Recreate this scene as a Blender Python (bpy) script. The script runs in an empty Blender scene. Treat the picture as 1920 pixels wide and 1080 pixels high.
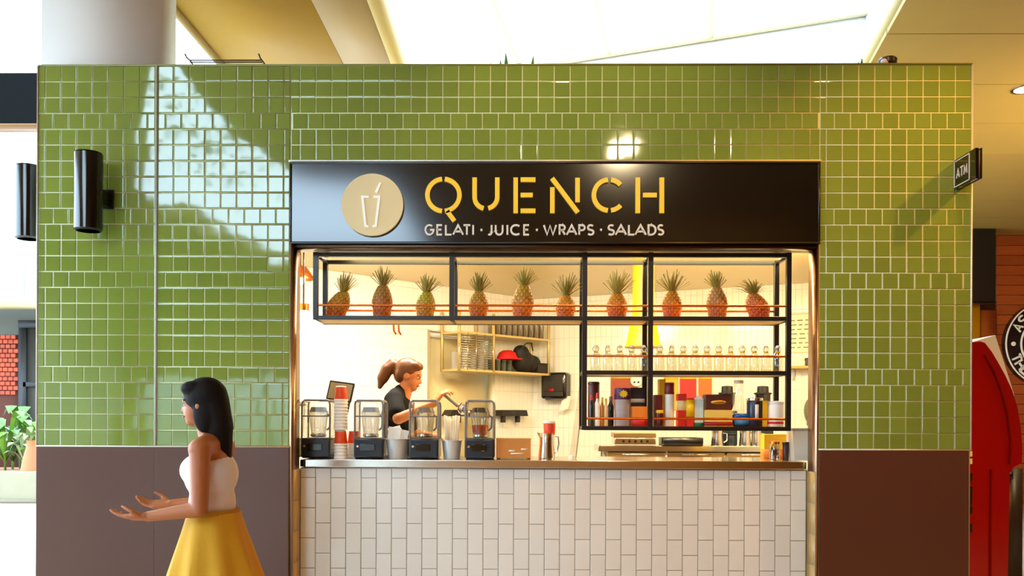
import bpy, bmesh, math, random
from mathutils import Vector, Matrix
random.seed(7)
SC = bpy.context.scene
COL = SC.collection
PI = math.pi

# ------------------------------------------------------------------ camera
F_PX, DIST, EYE, HORIZ = 1650.0, 5.5, 1.37, 790.0
ROT = Matrix.Rotation(math.radians(0.84), 3, 'Z') @ Matrix.Rotation(PI/2, 3, 'X') @ Matrix.Rotation(math.radians(0.24), 3, 'Z')
CAM = Vector((0, -DIST, EYE))
cd = bpy.data.cameras.new('camera')
cd.sensor_width = 36.0
cd.lens = 36.0 * F_PX / 1920.0
cd.shift_y = (HORIZ - 540.0) / 1920.0
cd.clip_end = 300
cam = bpy.data.objects.new('camera', cd)
COL.objects.link(cam)
cam.matrix_world = Matrix.Translation(CAM) @ ROT.to_4x4()
SC.camera = cam

# ------------------------------------------------------------------ world, view
SC.view_settings.view_transform = 'Standard'
SC.view_settings.look = 'None'
SC.view_settings.exposure = 0.3
SC.view_settings.gamma = 1.0
SC.view_settings.use_curve_mapping = False
wd = bpy.data.worlds.new('sky'); SC.world = wd
wd.use_nodes = True
bg = wd.node_tree.nodes['Background']
bg.inputs['Color'].default_value = (0.60, 0.81, 1.0, 1)
bg.inputs['Strength'].default_value = 9.0


def light(name, kind, loc, energy, color, size=0.3, size_y=None, aim=None, spot=None, blend=0.6):
    ld = bpy.data.lights.new(name, kind)
    ld.energy = energy; ld.color = color
    if kind == 'AREA':
        ld.size = size
        if size_y:
            ld.shape = 'RECTANGLE'; ld.size_y = size_y
    else:
        ld.shadow_soft_size = size
    if kind == 'SPOT':
        ld.spot_size = math.radians(spot or 80); ld.spot_blend = blend
    o = bpy.data.objects.new(name, ld); COL.objects.link(o)
    o.location = loc
    if aim is not None:
        o.rotation_euler = (Vector(aim) - Vector(loc)).to_track_quat('-Z', 'Y').to_euler()
    return o


WARM = (1.0, 0.72, 0.36)
AMBER = (1.0, 0.77, 0.45)
CREAM = (1.0, 0.86, 0.62)
# lamps under the kiosk ceiling, plus an added uplight
light('kiosk_light', 'AREA', (-1.0, 1.15, 2.70), 58, (1.0, 0.90, 0.76), 0.9, 0.25, aim=(-1.1, 1.9, 0))
light('kiosk_light', 'AREA', (0.6, 1.15, 2.70), 46, (1.0, 0.82, 0.52), 0.9, 0.25, aim=(0.8, 1.8, 0))
light('kiosk_light', 'AREA', (1.8, 1.15, 2.70), 54, (1.0, 0.74, 0.34), 0.7, 0.25, aim=(1.9, 1.8, 0))
light('kiosk_light', 'AREA', (0.3, 0.22, 2.52), 26, (1.0, 0.80, 0.40), 3.0, 0.05, aim=(0.3, 1.6, 2.76))  # added uplight behind the header to brighten the kiosk ceiling
# spot lamps set in the hall ceiling, washing the right half of the front
for (lx, ly, tx, tz, e) in ((1.05, -4.62, 1.0, 1.9, 70), (1.17, -4.50, 1.6, 1.9, 70), (4.45, -1.5, 2.4, 1.3, 330), (2.4, -1.5, 2.3, 1.6, 100), (0.3, -1.5, 0.4, 2.9, 60)):
    light('downlight_lamp', 'SPOT', (lx, ly, 4.50), e, (1.0, 0.50, 0.09) if lx > 2 else AMBER, 0.06, aim=(tx, 0, tz), spot=75)
# added fill lights for the ceilings beside the skylight and the far timber wall
light('hall_fill', 'AREA', (6.2, 3.0, 2.6), 58, (1.0, 0.80, 0.40), 1.5, aim=(5.6, 4.0, 4.6))
light('hall_fill', 'AREA', (3.0, -9.0, 4.3), 260, AMBER, 3.0, aim=(3.0, -14.0, 0.4))  # added fill on the south wall, for a golden counter-edge reflection
light('hall_fill', 'AREA', (6.4, 1.2, 3.6), 120, WARM, 1.0, aim=(7.5, 9.6, 1.6))


# ------------------------------------------------------------------ helpers
def ray(px, py):
    return ROT @ Vector(((px - 960) / F_PX, (HORIZ - py) / F_PX, -1))


def W(px, py, y):
    """world point seen at a place of the photograph, on the plane at depth y"""
    d = ray(px, py); t = (y - CAM.y) / d.y
    return CAM + d * t


def WZ(px, py, z):
    d = ray(px, py); t = (z - CAM.z) / d.z
    return CAM + d * t


def lin(c):
    out = []
    for v in c:
        v /= 255.0
        out.append(v / 12.92 if v <= 0.04045 else ((v + 0.055) / 1.055) ** 2.4)
    return (*out, 1.0)


MATS = {}


def mat(name, rgb=(200, 200, 200), rough=0.5, metal=0.0, var=0.0, scale=8.0, bump=0.0, bscale=None, emit=None, estr=0.0,
        coat=0.0, objvar=0.0, spec=0.5, stretch=None):
    if name in MATS:
        return MATS[name]
    m = bpy.data.materials.new(name); m.use_nodes = True
    nt = m.node_tree; N = nt.nodes; L = nt.links
    b = N['Principled BSDF']
    b.inputs['Base Color'].default_value = lin(rgb)
    b.inputs['Roughness'].default_value = rough
    b.inputs['Metallic'].default_value = metal
    b.inputs['Coat Weight'].default_value = coat
    b.inputs['Coat Roughness'].default_value = 0.05
    b.inputs['Specular IOR Level'].default_value = spec
    if var or bump:
        tc = N.new('ShaderNodeTexCoord'); mp = N.new('ShaderNodeMapping')
        L.new(tc.outputs['Object'], mp.inputs['Vector'])
        if stretch:
            mp.inputs['Scale'].default_value = stretch
        nz = N.new('ShaderNodeTexNoise'); nz.inputs['Scale'].default_value = scale; nz.inputs['Detail'].default_value = 4
        L.new(mp.outputs['Vector'], nz.inputs['Vector'])
    src = None
    if var:
        mx = N.new('ShaderNodeMix'); mx.data_type = 'RGBA'
        c = lin(rgb)
        mx.inputs['A'].default_value = tuple(v * (1 - var) for v in c[:3]) + (1,)
        mx.inputs['B'].default_value = tuple(min(1, v * (1 + var)) for v in c[:3]) + (1,)
        L.new(nz.outputs['Fac'], mx.inputs['Factor'])
        src = mx.outputs['Result']
    if objvar:
        oi = N.new('ShaderNodeObjectInfo')
        hs = N.new('ShaderNodeHueSaturation')
        mr = N.new('ShaderNodeMapRange')
        mr.inputs['To Min'].default_value = 1 - objvar; mr.inputs['To Max'].default_value = 1 + objvar
        L.new(oi.outputs['Random'], mr.inputs['Value'])
        L.new(mr.outputs['Result'], hs.inputs['Value'])
        if src:
            L.new(src, hs.inputs['Color'])
        else:
            hs.inputs['Color'].default_value = lin(rgb)
        src = hs.outputs['Color']
    if src:
        L.new(src, b.inputs['Base Color'])
    if bump:
        n2 = N.new('ShaderNodeTexNoise'); n2.inputs['Scale'].default_value = bscale or scale
        L.new(mp.outputs['Vector'], n2.inputs['Vector'])
        bp = N.new('ShaderNodeBump'); bp.inputs['Strength'].default_value = bump; bp.inputs['Distance'].default_value = 0.01
        L.new(n2.outputs['Fac'], bp.inputs['Height']); L.new(bp.outputs['Normal'], b.inputs['Normal'])
    if emit:
        b.inputs['Emission Color'].default_value = lin(emit); b.inputs['Emission Strength'].default_value = estr
    MATS[name] = m
    return m


def glass(name, tint=(255, 255, 255), gloss=0.10, rough=0.03):
    if name in MATS:
        return MATS[name]
    m = bpy.data.materials.new(name); m.use_nodes = True
    nt = m.node_tree; N = nt.nodes; L = nt.links
    N.remove(N['Principled BSDF'])
    out = N['Material Output']
    tr = N.new('ShaderNodeBsdfTransparent'); tr.inputs['Color'].default_value = lin(tint)
    gl = N.new('ShaderNodeBsdfGlossy'); gl.inputs['Roughness'].default_value = rough
    lw = N.new('ShaderNodeLayerWeight'); lw.inputs['Blend'].default_value = 0.25
    ma = N.new('ShaderNodeMath'); ma.operation = 'MULTIPLY_ADD'
    ma.inputs[1].default_value = 0.6; ma.inputs[2].default_value = gloss
    L.new(lw.outputs['Facing'], ma.inputs[0])
    mx = N.new('ShaderNodeMixShader')
    L.new(ma.outputs[0], mx.inputs['Fac']); L.new(tr.outputs[0], mx.inputs[1]); L.new(gl.outputs[0], mx.inputs[2])
    L.new(mx.outputs[0], out.inputs['Surface'])
    MATS[name] = m
    return m


class MB:
    def __init__(self):
        self.bm = bmesh.new()

    def box(self, c, s, bevel=0.0, rot=None, seg=2):
        M = Matrix.Translation(Vector(c))
        if rot is not None:
            M = M @ rot.to_4x4()
        M = M @ Matrix.Diagonal((s[0], s[1], s[2], 1))
        r = bmesh.ops.create_cube(self.bm, size=1.0, matrix=M)
        if bevel:
            es = set()
            for v in r['verts']:
                es.update(v.link_edges)
            new = set(bmesh.ops.bevel(self.bm, geom=list(es), offset=bevel, segments=seg, affect='EDGES', profile=0.5)['faces'])
            for f in new:                      # keep the big faces flat
                for e in f.edges:
                    if any(q not in new for q in e.link_faces):
                        e.smooth = False
        return self

    def span(self, a, b, bevel=0.0):
        a = Vector(a); b = Vector(b)
        return self.box((a + b) / 2, [abs(v) for v in (b - a)], bevel)

    def cyl(self, p0, p1, r0, r1=None, n=16):
        p0 = Vector(p0); p1 = Vector(p1); d = p1 - p0
        if r1 is None:
            r1 = r0
        q = d.to_track_quat('Z', 'Y').to_matrix().to_4x4()
        bmesh.ops.create_cone(self.bm, cap_ends=True, segments=n, radius1=r0, radius2=r1, depth=d.length,
                              matrix=Matrix.Translation((p0 + p1) / 2) @ q)
        return self

    def ell(self, c, r, rot=None, u=16, v=10):
        M = Matrix.Translation(Vector(c))
        if rot is not None:
            M = M @ rot.to_4x4()
        M = M @ Matrix.Diagonal((r[0], r[1], r[2], 1))
        bmesh.ops.create_uvsphere(self.bm, u_segments=u, v_segments=v, radius=1.0, matrix=M)
        return self

    def lathe(self, prof, n=20, c=(0, 0, 0), M=None):
        rings = []
        c = Vector(c)
        for (r, z) in prof:
            ring = []
            for k in range(n):
                a = 2 * PI * k / n
                p = Vector((r * math.cos(a), r * math.sin(a), z)) + c
                if M:
                    p = M @ p
                ring.append(self.bm.verts.new(p))
            rings.append(ring)
        for a, b in zip(rings, rings[1:]):
            for k in range(n):
                self.bm.faces.new((a[k], a[(k + 1) % n], b[(k + 1) % n], b[k]))
        closed = (Vector(prof[0]) - Vector(prof[-1])).length < 1e-6
        if prof[0][0] > 1e-5 and not closed:
            self.bm.faces.new(list(reversed(rings[0])))
        if prof[-1][0] > 1e-5 and not closed:
            self.bm.faces.new(rings[-1])
        return self

    def tube(self, pts, r, n=8):
        pts = [Vector(p) for p in pts]
        rings = []
        for i, p in enumerate(pts):
            d = (pts[min(i + 1, len(pts) - 1)] - pts[max(i - 1, 0)]).normalized()
            q = d.to_track_quat('Z', 'Y')
            rr = r[i] if isinstance(r, (list, tuple)) else r
            rings.append([self.bm.verts.new(p + q @ Vector((rr * math.cos(2 * PI * k / n), rr * math.sin(2 * PI * k / n), 0))) for k in range(n)])
        for a, b in zip(rings, rings[1:]):
            # line the rings up so that the tube does not twist
            off = min(range(n), key=lambda s: (a[0].co - b[s].co).length)
            for k in range(n):
                self.bm.faces.new((a[k], a[(k + 1) % n], b[(k + 1 + off) % n], b[(k + off) % n]))
            b[:] = b[off:] + b[:off]
        self.bm.faces.new(list(reversed(rings[0]))); self.bm.faces.new(rings[-1])
        return self

    def prism(self, poly, y0, y1):
        """polygon in x,z drawn out from y0 to y1"""
        a = [self.bm.verts.new((x, y0, z)) for x, z in poly]
        b = [self.bm.verts.new((x, y1, z)) for x, z in poly]
        n = len(poly)
        self.bm.faces.new(a); self.bm.faces.new(list(reversed(b)))
        for k in range(n):
            self.bm.faces.new((a[(k + 1) % n], a[k], b[k], b[(k + 1) % n]))
        return self

    def slab(self, poly, z0, z1):
        """polygon in x,y drawn up from z0 to z1"""
        a = [self.bm.verts.new((x, y, z0)) for x, y in poly]
        b = [self.bm.verts.new((x, y, z1)) for x, y in poly]
        n = len(poly)
        self.bm.faces.new(list(reversed(a))); self.bm.faces.new(b)
        for k in range(n):
            self.bm.faces.new((a[k], a[(k + 1) % n], b[(k + 1) % n], b[k]))
        return self

    def stroke(self, pts, w, y0, y1):
        """a flat stroke of width w along x,z points, from y0 (front) to y1"""
        P = [Vector((p[0], p[1])) for p in pts]
        L, R = [], []
        for i, p in enumerate(P):
            d0 = (P[i] - P[i - 1]).normalized() if i else None
            d1 = (P[i + 1] - P[i]).normalized() if i < len(P) - 1 else None
            if d0 is None: d0 = d1
            if d1 is None: d1 = d0
            n0 = Vector((-d0.y, d0.x)); n1 = Vector((-d1.y, d1.x))
            m = (n0 + n1)
            m = m / max(m.dot(n0), 0.45) if m.length > 1e-4 else n0
            L.append(p + m * w / 2); R.append(p - m * w / 2)
        vs = []
        for l, r in zip(L, R):
            vs.append([self.bm.verts.new((l.x, y0, l.y)), self.bm.verts.new((r.x, y0, r.y)),
                       self.bm.verts.new((r.x, y1, r.y)), self.bm.verts.new((l.x, y1, l.y))])
        for a, b in zip(vs, vs[1:]):
            for k in range(4):
                self.bm.faces.new((a[k], a[(k + 1) % 4], b[(k + 1) % 4], b[k]))
        self.bm.faces.new(list(reversed(vs[0]))); self.bm.faces.new(vs[-1])
        return self

    def mesh(self, name, m, smooth=True, angle=38):
        bmesh.ops.recalc_face_normals(self.bm, faces=self.bm.faces[:])
        if smooth:
            lim = math.radians(angle)
            for e in self.bm.edges:
                if len(e.link_faces) == 2 and e.calc_face_angle(0) > lim:
                    e.smooth = False
        me = bpy.data.meshes.new(name)
        self.bm.to_mesh(me); self.bm.free()
        if m:
            me.materials.append(m)
        if smooth:
            for p in me.polygons:
                p.use_smooth = True
        return me

    def build(self, name, m, parent=None, loc=None, smooth=True):
        return link(name, self.mesh(name, m, smooth), parent, loc)


def link(name, me, parent=None, loc=None, rot=None, scale=None):
    o = bpy.data.objects.new(name, me); COL.objects.link(o)
    if parent is not None:
        o.parent = parent
    if loc is not None:
        o.location = loc
    if rot is not None:
        o.rotation_euler = rot
    if scale is not None:
        o.scale = scale
    return o


def tag(o, label=None, cat=None, group=None, kind=None):
    if label: o['label'] = label
    if cat: o['category'] = cat
    if group: o['group'] = group
    if kind: o['kind'] = kind
    return o


def thing(name, label, cat, loc=(0, 0, 0), rz=0.0, group=None):
    o = bpy.data.objects.new(name, None); COL.objects.link(o)
    o.empty_display_size = 0.05
    o.location = loc; o.rotation_euler = (0, 0, rz)
    return tag(o, label, cat, group)


def struct(o):
    o['kind'] = 'structure'
    return o


def dup(root, loc=None, rz=None, label=None, parent=None):
    r = root.copy(); COL.objects.link(r)
    if parent is not None: r.parent = parent
    if loc is not None: r.location = loc
    if rz is not None: r.rotation_euler = (0, 0, rz)
    if label: r['label'] = label
    for ch in list(root.children):
        dup(ch, parent=r)
    return r


def arc(cx, cz, rx, rz, a0, a1, n=14):
    return [(cx + rx * math.cos(math.radians(a0 + (a1 - a0) * k / n)), cz + rz * math.sin(math.radians(a0 + (a1 - a0) * k / n))) for k in range(n + 1)]


# ------------------------------------------------------------------ materials
M_TILE = mat('green_glaze', (118, 134, 54), 0.05, var=0.12, scale=9, bump=0.05, bscale=6, objvar=0.07, spec=1.0)
M_GROUT = mat('pale_grout', (206, 206, 164), 0.85, var=0.08, scale=30)
M_BROWN = mat('brown_panel', (84, 48, 34), 0.32, var=0.06, scale=3)
M_WTILE = mat('white_glaze', (218, 214, 206), 0.14, var=0.03, scale=6, bump=0.03, bscale=4, objvar=0.025)
M_WGROUT = mat('grey_grout', (164, 158, 150), 0.85)
M_STEEL = mat('brushed_steel', (216, 210, 202), 0.17, 1.0)
M_JAMB = mat('bronzed_steel', (165, 128, 100), 0.28, 1.0)
M_BLACK = mat('black_paint', (14, 13, 13), 0.38)
M_SIGN = mat('black_satin_panel', (5, 5, 6), 0.12, spec=1.0)
M_FRAME = mat('black_steel', (20, 17, 20), 0.32, spec=0.6)
M_BGLOSS = mat('black_gloss', (8, 8, 9), 0.12, spec=0.7)
M_GOLD = mat('gold_letter', (244, 200, 44), 0.35, var=0.05)
M_WLET = mat('white_letter', (215, 208, 200), 0.5)
M_DISC = mat('cream_disc', (222, 200, 150), 0.4, var=0.04)
M_COPPER = mat('copper', (214, 120, 60), 0.25, 1.0)
M_TIMBER = mat('timber', (160, 76, 26), 0.45, var=0.35, scale=5, stretch=(1, 1, 14), objvar=0.12)
M_SHELF = mat('pale_timber_board', (212, 170, 88), 0.5, var=0.15, scale=6, stretch=(1, 8, 1))
M_TAN = mat('tan_ceiling', (166, 136, 66), 0.55, var=0.06, scale=2, objvar=0.03)
M_WHITE = mat('white_paint', (238, 234, 226), 0.6, var=0.02, scale=3)
M_GREYCOL = mat('grey_column_paint', (224, 219, 218), 0.6, var=0.02, scale=3)
M_FLOOR = mat('cream_floor', (206, 196, 178), 0.25, var=0.05, scale=1.5)
M_CLEAR = glass('clear_plastic', (246, 246, 244), 0.08)
M_GLASS = glass('clear_glass', (236, 240, 230), 0.12)
M_PANE = glass('skylight_glass', (244, 248, 250), 0.03)
M_NAVY = mat('navy_plastic', (28, 34, 44), 0.3)
M_GREYP = mat('grey_plastic', (120, 114, 112), 0.35)
M_RED = mat('red_paint', (158, 4, 5), 0.22, var=0.04, coat=0.4)
M_ORANGE = mat('orange_print', (232, 72, 20), 0.5, var=.35, scale=40)
M_PAPER = mat('white_paper', (244, 240, 232), 0.7, var=0.03)
M_KRAFT = mat('kraft_card', (196, 148, 84), 0.7, var=0.1)
M_INWALL = mat('cream_wall', (240, 232, 208), 0.35)
M_INTILE = mat('cream_wall_tile', (248, 246, 238), 0.15)
M_INCEIL = mat('yellow_ceiling', (226, 202, 140), 0.3, var=0.06, scale=2)
M_YELLOW = mat('yellow_plastic', (244, 200, 20), 0.4)
M_LEAF = mat('plant_leaf', (76, 120, 36), 0.4, var=0.3, scale=6, objvar=0.2)
M_LAMP = mat('lamp_glow', (255, 240, 210), 0.4, emit=(255, 226, 170), estr=9)
M_LAMPW = mat('globe_glow', (255, 250, 240), 0.4, emit=(255, 246, 226), estr=6)

# ------------------------------------------------------------------ floor and hall shell
struct(MB().span((-30, -40, -0.1), (24, 34, 0)).build('floor', M_FLOOR))
CZ = 4.6          # hall ceiling
XL, XR = -3.072, 2.762           # ends of the green front
XO0, XO1 = -1.474, 1.823         # opening
ZT, ZB, ZO = 3.594, 1.203, 2.990   # top of tiles, bottom of tiles, top of opening
XJ = -2.323
struct(MB().span((-0.8, -13.9, 0.0), (8.9, -1.1, 0.012)).build('floor_bounce', mat('golden_bounce_floor', (176, 104, 24), .3, var=.2, scale=3, stretch=(1, 8, 1))))  # unseen slab added for warm bounce and a golden counter edge
# ---- ceiling: solid over the front, with a crooked strip skylight on the left
def holed(name, outer, holes, z0, z1, m):
    bm = bmesh.new(); es = []
    for loop in [outer] + holes:
        vs = [bm.verts.new((x, y, z0)) for x, y in loop]
        for i in range(len(vs)):
            es.append(bm.edges.new((vs[i], vs[(i + 1) % len(vs)])))
    bmesh.ops.triangle_fill(bm, use_beauty=True, use_dissolve=False, edges=es)
    r = bmesh.ops.extrude_face_region(bm, geom=bm.faces[:])
    for v in [g for g in r['geom'] if isinstance(g, bmesh.types.BMVert)]:
        v.co.z = z1
    mb = MB(); mb.bm.free(); mb.bm = bm
    return mb.build(name, m, smooth=False)


STRIP = [(-3.15, -2.2), (-3.35, -2.3), (-4.25, -4.2), (-6.0, -8.2), (-5.3, -8.6), (-5.2, -12.6), (-1.9, -12.6), (-1.9, -6.7), (-3.05, -6.25), (-3.3, -4.2)]
struct(holed('ceiling', [(-9.1, -14.2), (9.1, -14.2), (9.1, 0.75), (-9.1, 0.75)], [STRIP], CZ, CZ + 0.2, mat('tan_hall_ceiling', (146, 112, 58), .6)))
cl_ = struct(MB().span((-2.78, 0.75, CZ + .02), (-1.16, 12, CZ + 0.2)).build('ceiling_left', M_TAN))
M_OCH = mat('ochre_ceiling', (158, 118, 34), 0.7, spec=0.2, var=0.06, scale=2, objvar=0.03)
for i in range(5):
    y0, y1 = 0.76 + i * 2.2, 0.76 + (i + 1) * 2.2
    MB().span((-2.74, y0 + .004, CZ), (-1.66, y1 - .004, CZ + .03)).build('ceiling_board', M_OCH, cl_)
    MB().span((-1.655, y0 + .004, CZ), (-1.22, y1 - .004, CZ + .03)).build('ceiling_board', mat('beige_ceiling_board', (158, 124, 78), .7), cl_)
# boards of the right-hand ceiling, each its own piece
cr = struct(MB().slab([(2.83, 0.75), (9.1, 0.75), (9.1, 12), (4.68, 12)], CZ + 0.03, CZ + 0.2).build('ceiling_right', M_TAN))
yy = 0.76
k = 0
while yy < 9.6:
    y2 = min(yy + 1.1, 9.7)
    xa = 2.81 + (yy - 0.75) * 0.165; xb = 2.81 + (y2 - 0.75) * 0.165
    MB().slab([(xa, yy), (9.1, yy), (9.1, y2 - 0.012), (xb, y2 - 0.012)], CZ, CZ + 0.04).build('ceiling_board', M_TAN, cr, smooth=False)
    yy = y2
# fascia on the left soffit's two edges
struct(MB().span((-2.80, 0.75, CZ - 0.02), (-2.74, 12, CZ + 0.24)).build('trim_1', mat('bronze_edge', (150, 116, 50), 0.5)))
struct(MB().span((-1.22, 0.75, CZ - 0.02), (-1.14, 12, CZ + 0.24)).build('trim_2', mat('gold_edge', (214, 180, 120), 0.5)))
# hall walls
struct(MB().span((-9.2, -14.2, 0), (-9.0, -7.0, CZ)).build('wall_west', M_WHITE))
struct(MB().span((9.0, -14.2, 0), (9.2, 12, CZ)).build('wall_east', M_TIMBER))
bw = MB()
bw.span((-9.1, -14.2, 2.3), (9.1, -14.0, CZ)); bw.span((-2.9, -14.2, 0), (9.1, -14.0, 2.3)); bw.span((-9.1, -14.2, 0), (-8.6, -14.0, 2.3))
struct(bw.build('wall_south', mat('timber_hall_wall', (176, 116, 40), 0.5, var=0.2, scale=2, stretch=(8, 1, 1))))
struct(MB().span((-22, -33.4, 0), (4, -33.2, 4.4)).build('wall_glare_dimmer', mat('pale_render', (200, 198, 192), .8)))  # unseen wall added to dim the window's reflection in the lower tiles
w1 = struct(MB().span((-8.6, -14.12, 0.0), (-2.9, -14.08, 2.3)).build('window_1', M_PANE))
for i in range(5):
    x = -8.6 + 5.7 * i / 4
    MB().span((x - 0.04, -14.16, 0), (x + 0.04, -14.04, 2.3)).build('mullion', M_BLACK, w1)

# ---- skylight over the void behind the front
ZS = 6.5
g = lambda px, py: WZ(px, py, ZS)
fa, fb = g(1050, 118), g(1610, 28)
dirf = (fb - fa).normalized()
f0 = fa - dirf * 3.2; f1 = fb + dirf * 0.15
nv = Vector((-dirf.y, dirf.x, 0))
sky = struct(MB().slab([(f0.x, f0.y), (f1.x, f1.y), (f1.x + nv.x * .12, f1.y + nv.y * .12), (f0.x + nv.x * .12, f0.y + nv.y * .12)], 2.9, ZS + 0.3).build('wall_skylight', M_WHITE))
struct(MB().span((-1.75, 0.75, CZ + 0.2), (-1.6, 10.5, ZS + 0.3)).build('wall_well_left', M_WHITE))
struct(MB().span((4.25, 0.75, CZ + 0.2), (4.4, 5.6, ZS + 0.3)).build('wall_well_right', M_WHITE))
struct(MB().span((-1.75, 0.70, CZ + 0.2), (4.4, 0.82, ZS + 0.3)).build('wall_well_near', M_WHITE))
win = struct(bpy.data.objects.new('window_2', None)); COL.objects.link(win)
bars = [((925, 0), (970, 110)), ((1118, 0), (1140, 95)), ((1335, 0), (1333, 70))]
ends = []
for a, b in bars:
    pa, pb = g(*a), g(*b); d = (pb - pa).normalized()
    near = pa - d * ((pa.y - 0.85) / d.y); far = pb + d * 0.35
    ends.append((near, far))
    MB().cyl(near, far, 0.035, n=6).build('glazing_bar', mat('beige_bar', (216, 196, 164), 0.5), win)
ex = [((-1.6, 0.85), (-1.6, 8.4))] + [((n.x, n.y), (f.x, f.y)) for n, f in ends] + [((4.25, 0.85), (4.25, 5.6))]
for (a0, a1), (b0, b1) in zip(ex, ex[1:]):
    MB().slab([a0, b0, b1, a1], ZS + 0.03, ZS + 0.045).build('glass_pane', M_PANE, win, smooth=False)
e = MB(); e.cyl(f0 - nv * .03, f1 - nv * .03, 0.04, n=6); e.build('edge_bar', mat('beige_bar', (216, 196, 164), 0.5), win)

# ------------------------------------------------------------------ green tiled front
PITCH = 0.09955
TW = PITCH - 0.0066


def tile_mesh(name, w, h, d, m, inset=0.0025, sag=0.00016):
    """a glazed tile with a soft rounded rim, front towards -y"""
    bm = bmesh.new()
    rings = []
    for (ins, y) in ((0.0, 0.0), (0.0, -d * 0.55), (inset * 0.45, -d * 0.9), (inset * 1.6, -d), ):
        x = w / 2 - ins; z = h / 2 - ins
        rings.append([bm.verts.new(p) for p in ((-x, y, -z), (x, y, -z), (x, y, z), (-x, y, z))])
    for a, b in zip(rings, rings[1:]):
        for k in range(4):
            bm.faces.new((a[k], a[(k + 1) % 4], b[(k + 1) % 4], b[k]))
    c = bm.verts.new((0, -d - sag, 0))
    for k in range(4):
        bm.faces.new((rings[-1][k], rings[-1][(k + 1) % 4], c))
    mb = MB(); mb.bm.free(); mb.bm = bm
    me = mb.mesh(name, m, True, 4)
    return me


TM = {}


def get_tile(w):
    key = round(w, 4)
    if key not in TM:
        TM[key] = tile_mesh('tile', w, TW, 0.0035, M_TILE)
    return TM[key]


OFF = {3, 9, 13, 19}


def lay(parent, x0, x1, rows, origin):
    for r in rows:
        zc = ZT - (r + 0.5) * PITCH + 0.001
        o = origin + (PITCH / 2 if r in OFF else 0)
        kk = math.floor((x0 - o) / PITCH + 1e-4)
        while True:
            a = max(o + kk * PITCH, x0); b = min(o + (kk + 1) * PITCH, x1)
            kk += 1
            if a >= x1 - 1e-4:
                break
            if b - a < 0.014:
                continue
            t = 0.0035
            link('tile', get_tile(b - a - 0.0066), parent, ((a + b) / 2, 0.0002, zc),
                 (random.gauss(0, t), random.gauss(0, t * 0.3), random.gauss(0, t)))


def front_section(name, x0, x1, z0, z1):
    return struct(MB().span((x0, 0, z0), (x1, 0.12, z1)).build(name, M_GROUT))


wl = front_section('wall_left', XL, XJ - 0.007, 0, ZT)
wm = front_section('wall_middle', XJ + 0.007, XO0, 0, ZT)
wu = front_section('wall_upper', XO0, XO1, ZO, ZT)
wr = front_section('wall_right', XO1, XR, 0, ZT)
lay(wl, XL, XJ - 0.007, range(24), XJ - 0.007 - 20 * PITCH)
OR = XJ + 0.008
lay(wm, XJ + 0.008, XO0 - 0.004, range(24), OR)
lay(wu, XO0 - 0.004, XO1 + 0.004, range(6), OR)
lay(wr, XO1 + 0.004, XR, range(24), OR)
for w_, a, b in ((wl, XL, XJ - 0.0004), (wm, XJ + 0.0004, XO0 - 0.004), (wr, XO1 + 0.004, XR - 0.012)):
    MB().span((a, -0.012, 0.0), (b, 0.0, ZB - 0.004), 0.002).build('cladding_panel', M_BROWN, w_)
M_EDGE = mat('pale_metal_edge', (214, 206, 186), 0.4, 0.4)
struct(MB().span((XJ - 0.007, -0.009, ZB), (XJ + 0.008, 0.10, ZT)).build('trim_3', mat('grey_joint_bead', (176, 178, 160), 0.5)))
struct(MB().span((XL - 0.006, -0.009, ZB), (XL + 0.001, 0.12, ZT)).build('trim_4', M_EDGE))
struct(MB().span((XR - 0.001, -0.009, ZB), (XR + 0.006, 0.12, ZT)).build('trim_5', M_EDGE))
struct(MB().span((XL, -0.012, ZT), (XR, 0.12, ZT + 0.007)).build('trim_6', mat('olive_edge', (120, 118, 50), 0.4)))
struct(MB().span((XO0 - 0.012, -0.012, ZO), (XO1 + 0.012, 0.02, ZO + 0.012)).build('trim_7', M_EDGE))
for i, (a, b) in enumerate(((XL, XO0), (XO1, XR))):
    struct(MB().span((a, -0.010, ZB - 0.004), (b, 0.0, ZB + 0.004)).build('trim_%d' % (8 + i), M_EDGE))
# kiosk flanks behind the front
struct(MB().span((XL, 0.40, 0), (XL + 0.1, 2.4, ZT)).build('wall_flank_left', M_GROUT))
struct(MB().span((XR - 0.1, 0.13, 0), (XR, 1.9, ZT)).build('wall_flank_right', M_GROUT))
struct(MB().span((XL, 0.125, 0), (XL + 0.1, 0.145, ZT)).build('wall_flank_end', M_GROUT))
# grey column standing behind the left end
c0 = W(78, 60, 0.15); c1 = W(303, 60, 0.15)
struct(MB().span((c0.x, 0.15, 0), (c1.x, 0.385, CZ + 0.9)).build('column', M_GREYCOL))

# ---- steel jambs and header of the opening
JD = 0.16
struct(MB().span((XO0, -0.006, 0), (XO0 + 0.020, JD, ZO - 0.51)).build('trim_10', M_JAMB))
struct(MB().span((XO1 - 0.012, -0.006, 0), (XO1, JD, ZO - 0.51)).build('trim_11', M_JAMB))
struct(MB().span((XO0, 0.0, ZO - 0.535), (XO1, JD, ZO - 0.511)).build('trim_12', mat('dark_bronze', (70, 48, 34), 0.3, 0.8)))
# returns beside the counter: tan tiled cheeks
for i, (a, b) in enumerate(((XO0 + 0.020, XO0 + 0.024), (XO1 - 0.016, XO1 - 0.012))):
    q = struct(MB().span((a, 0.0, 0), (b, JD, 1.06)).build('trim_%d' % (13 + i), M_WGROUT))
    for r in range(6):
        zt = 1.055 - r * 0.195
        MB().span((a - 0.002, 0.006, max(zt - 0.19, 0)), (b + 0.003, JD - 0.006, zt)).build('tile', mat('tan_tile', (196, 160, 96), 0.3), q)

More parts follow.
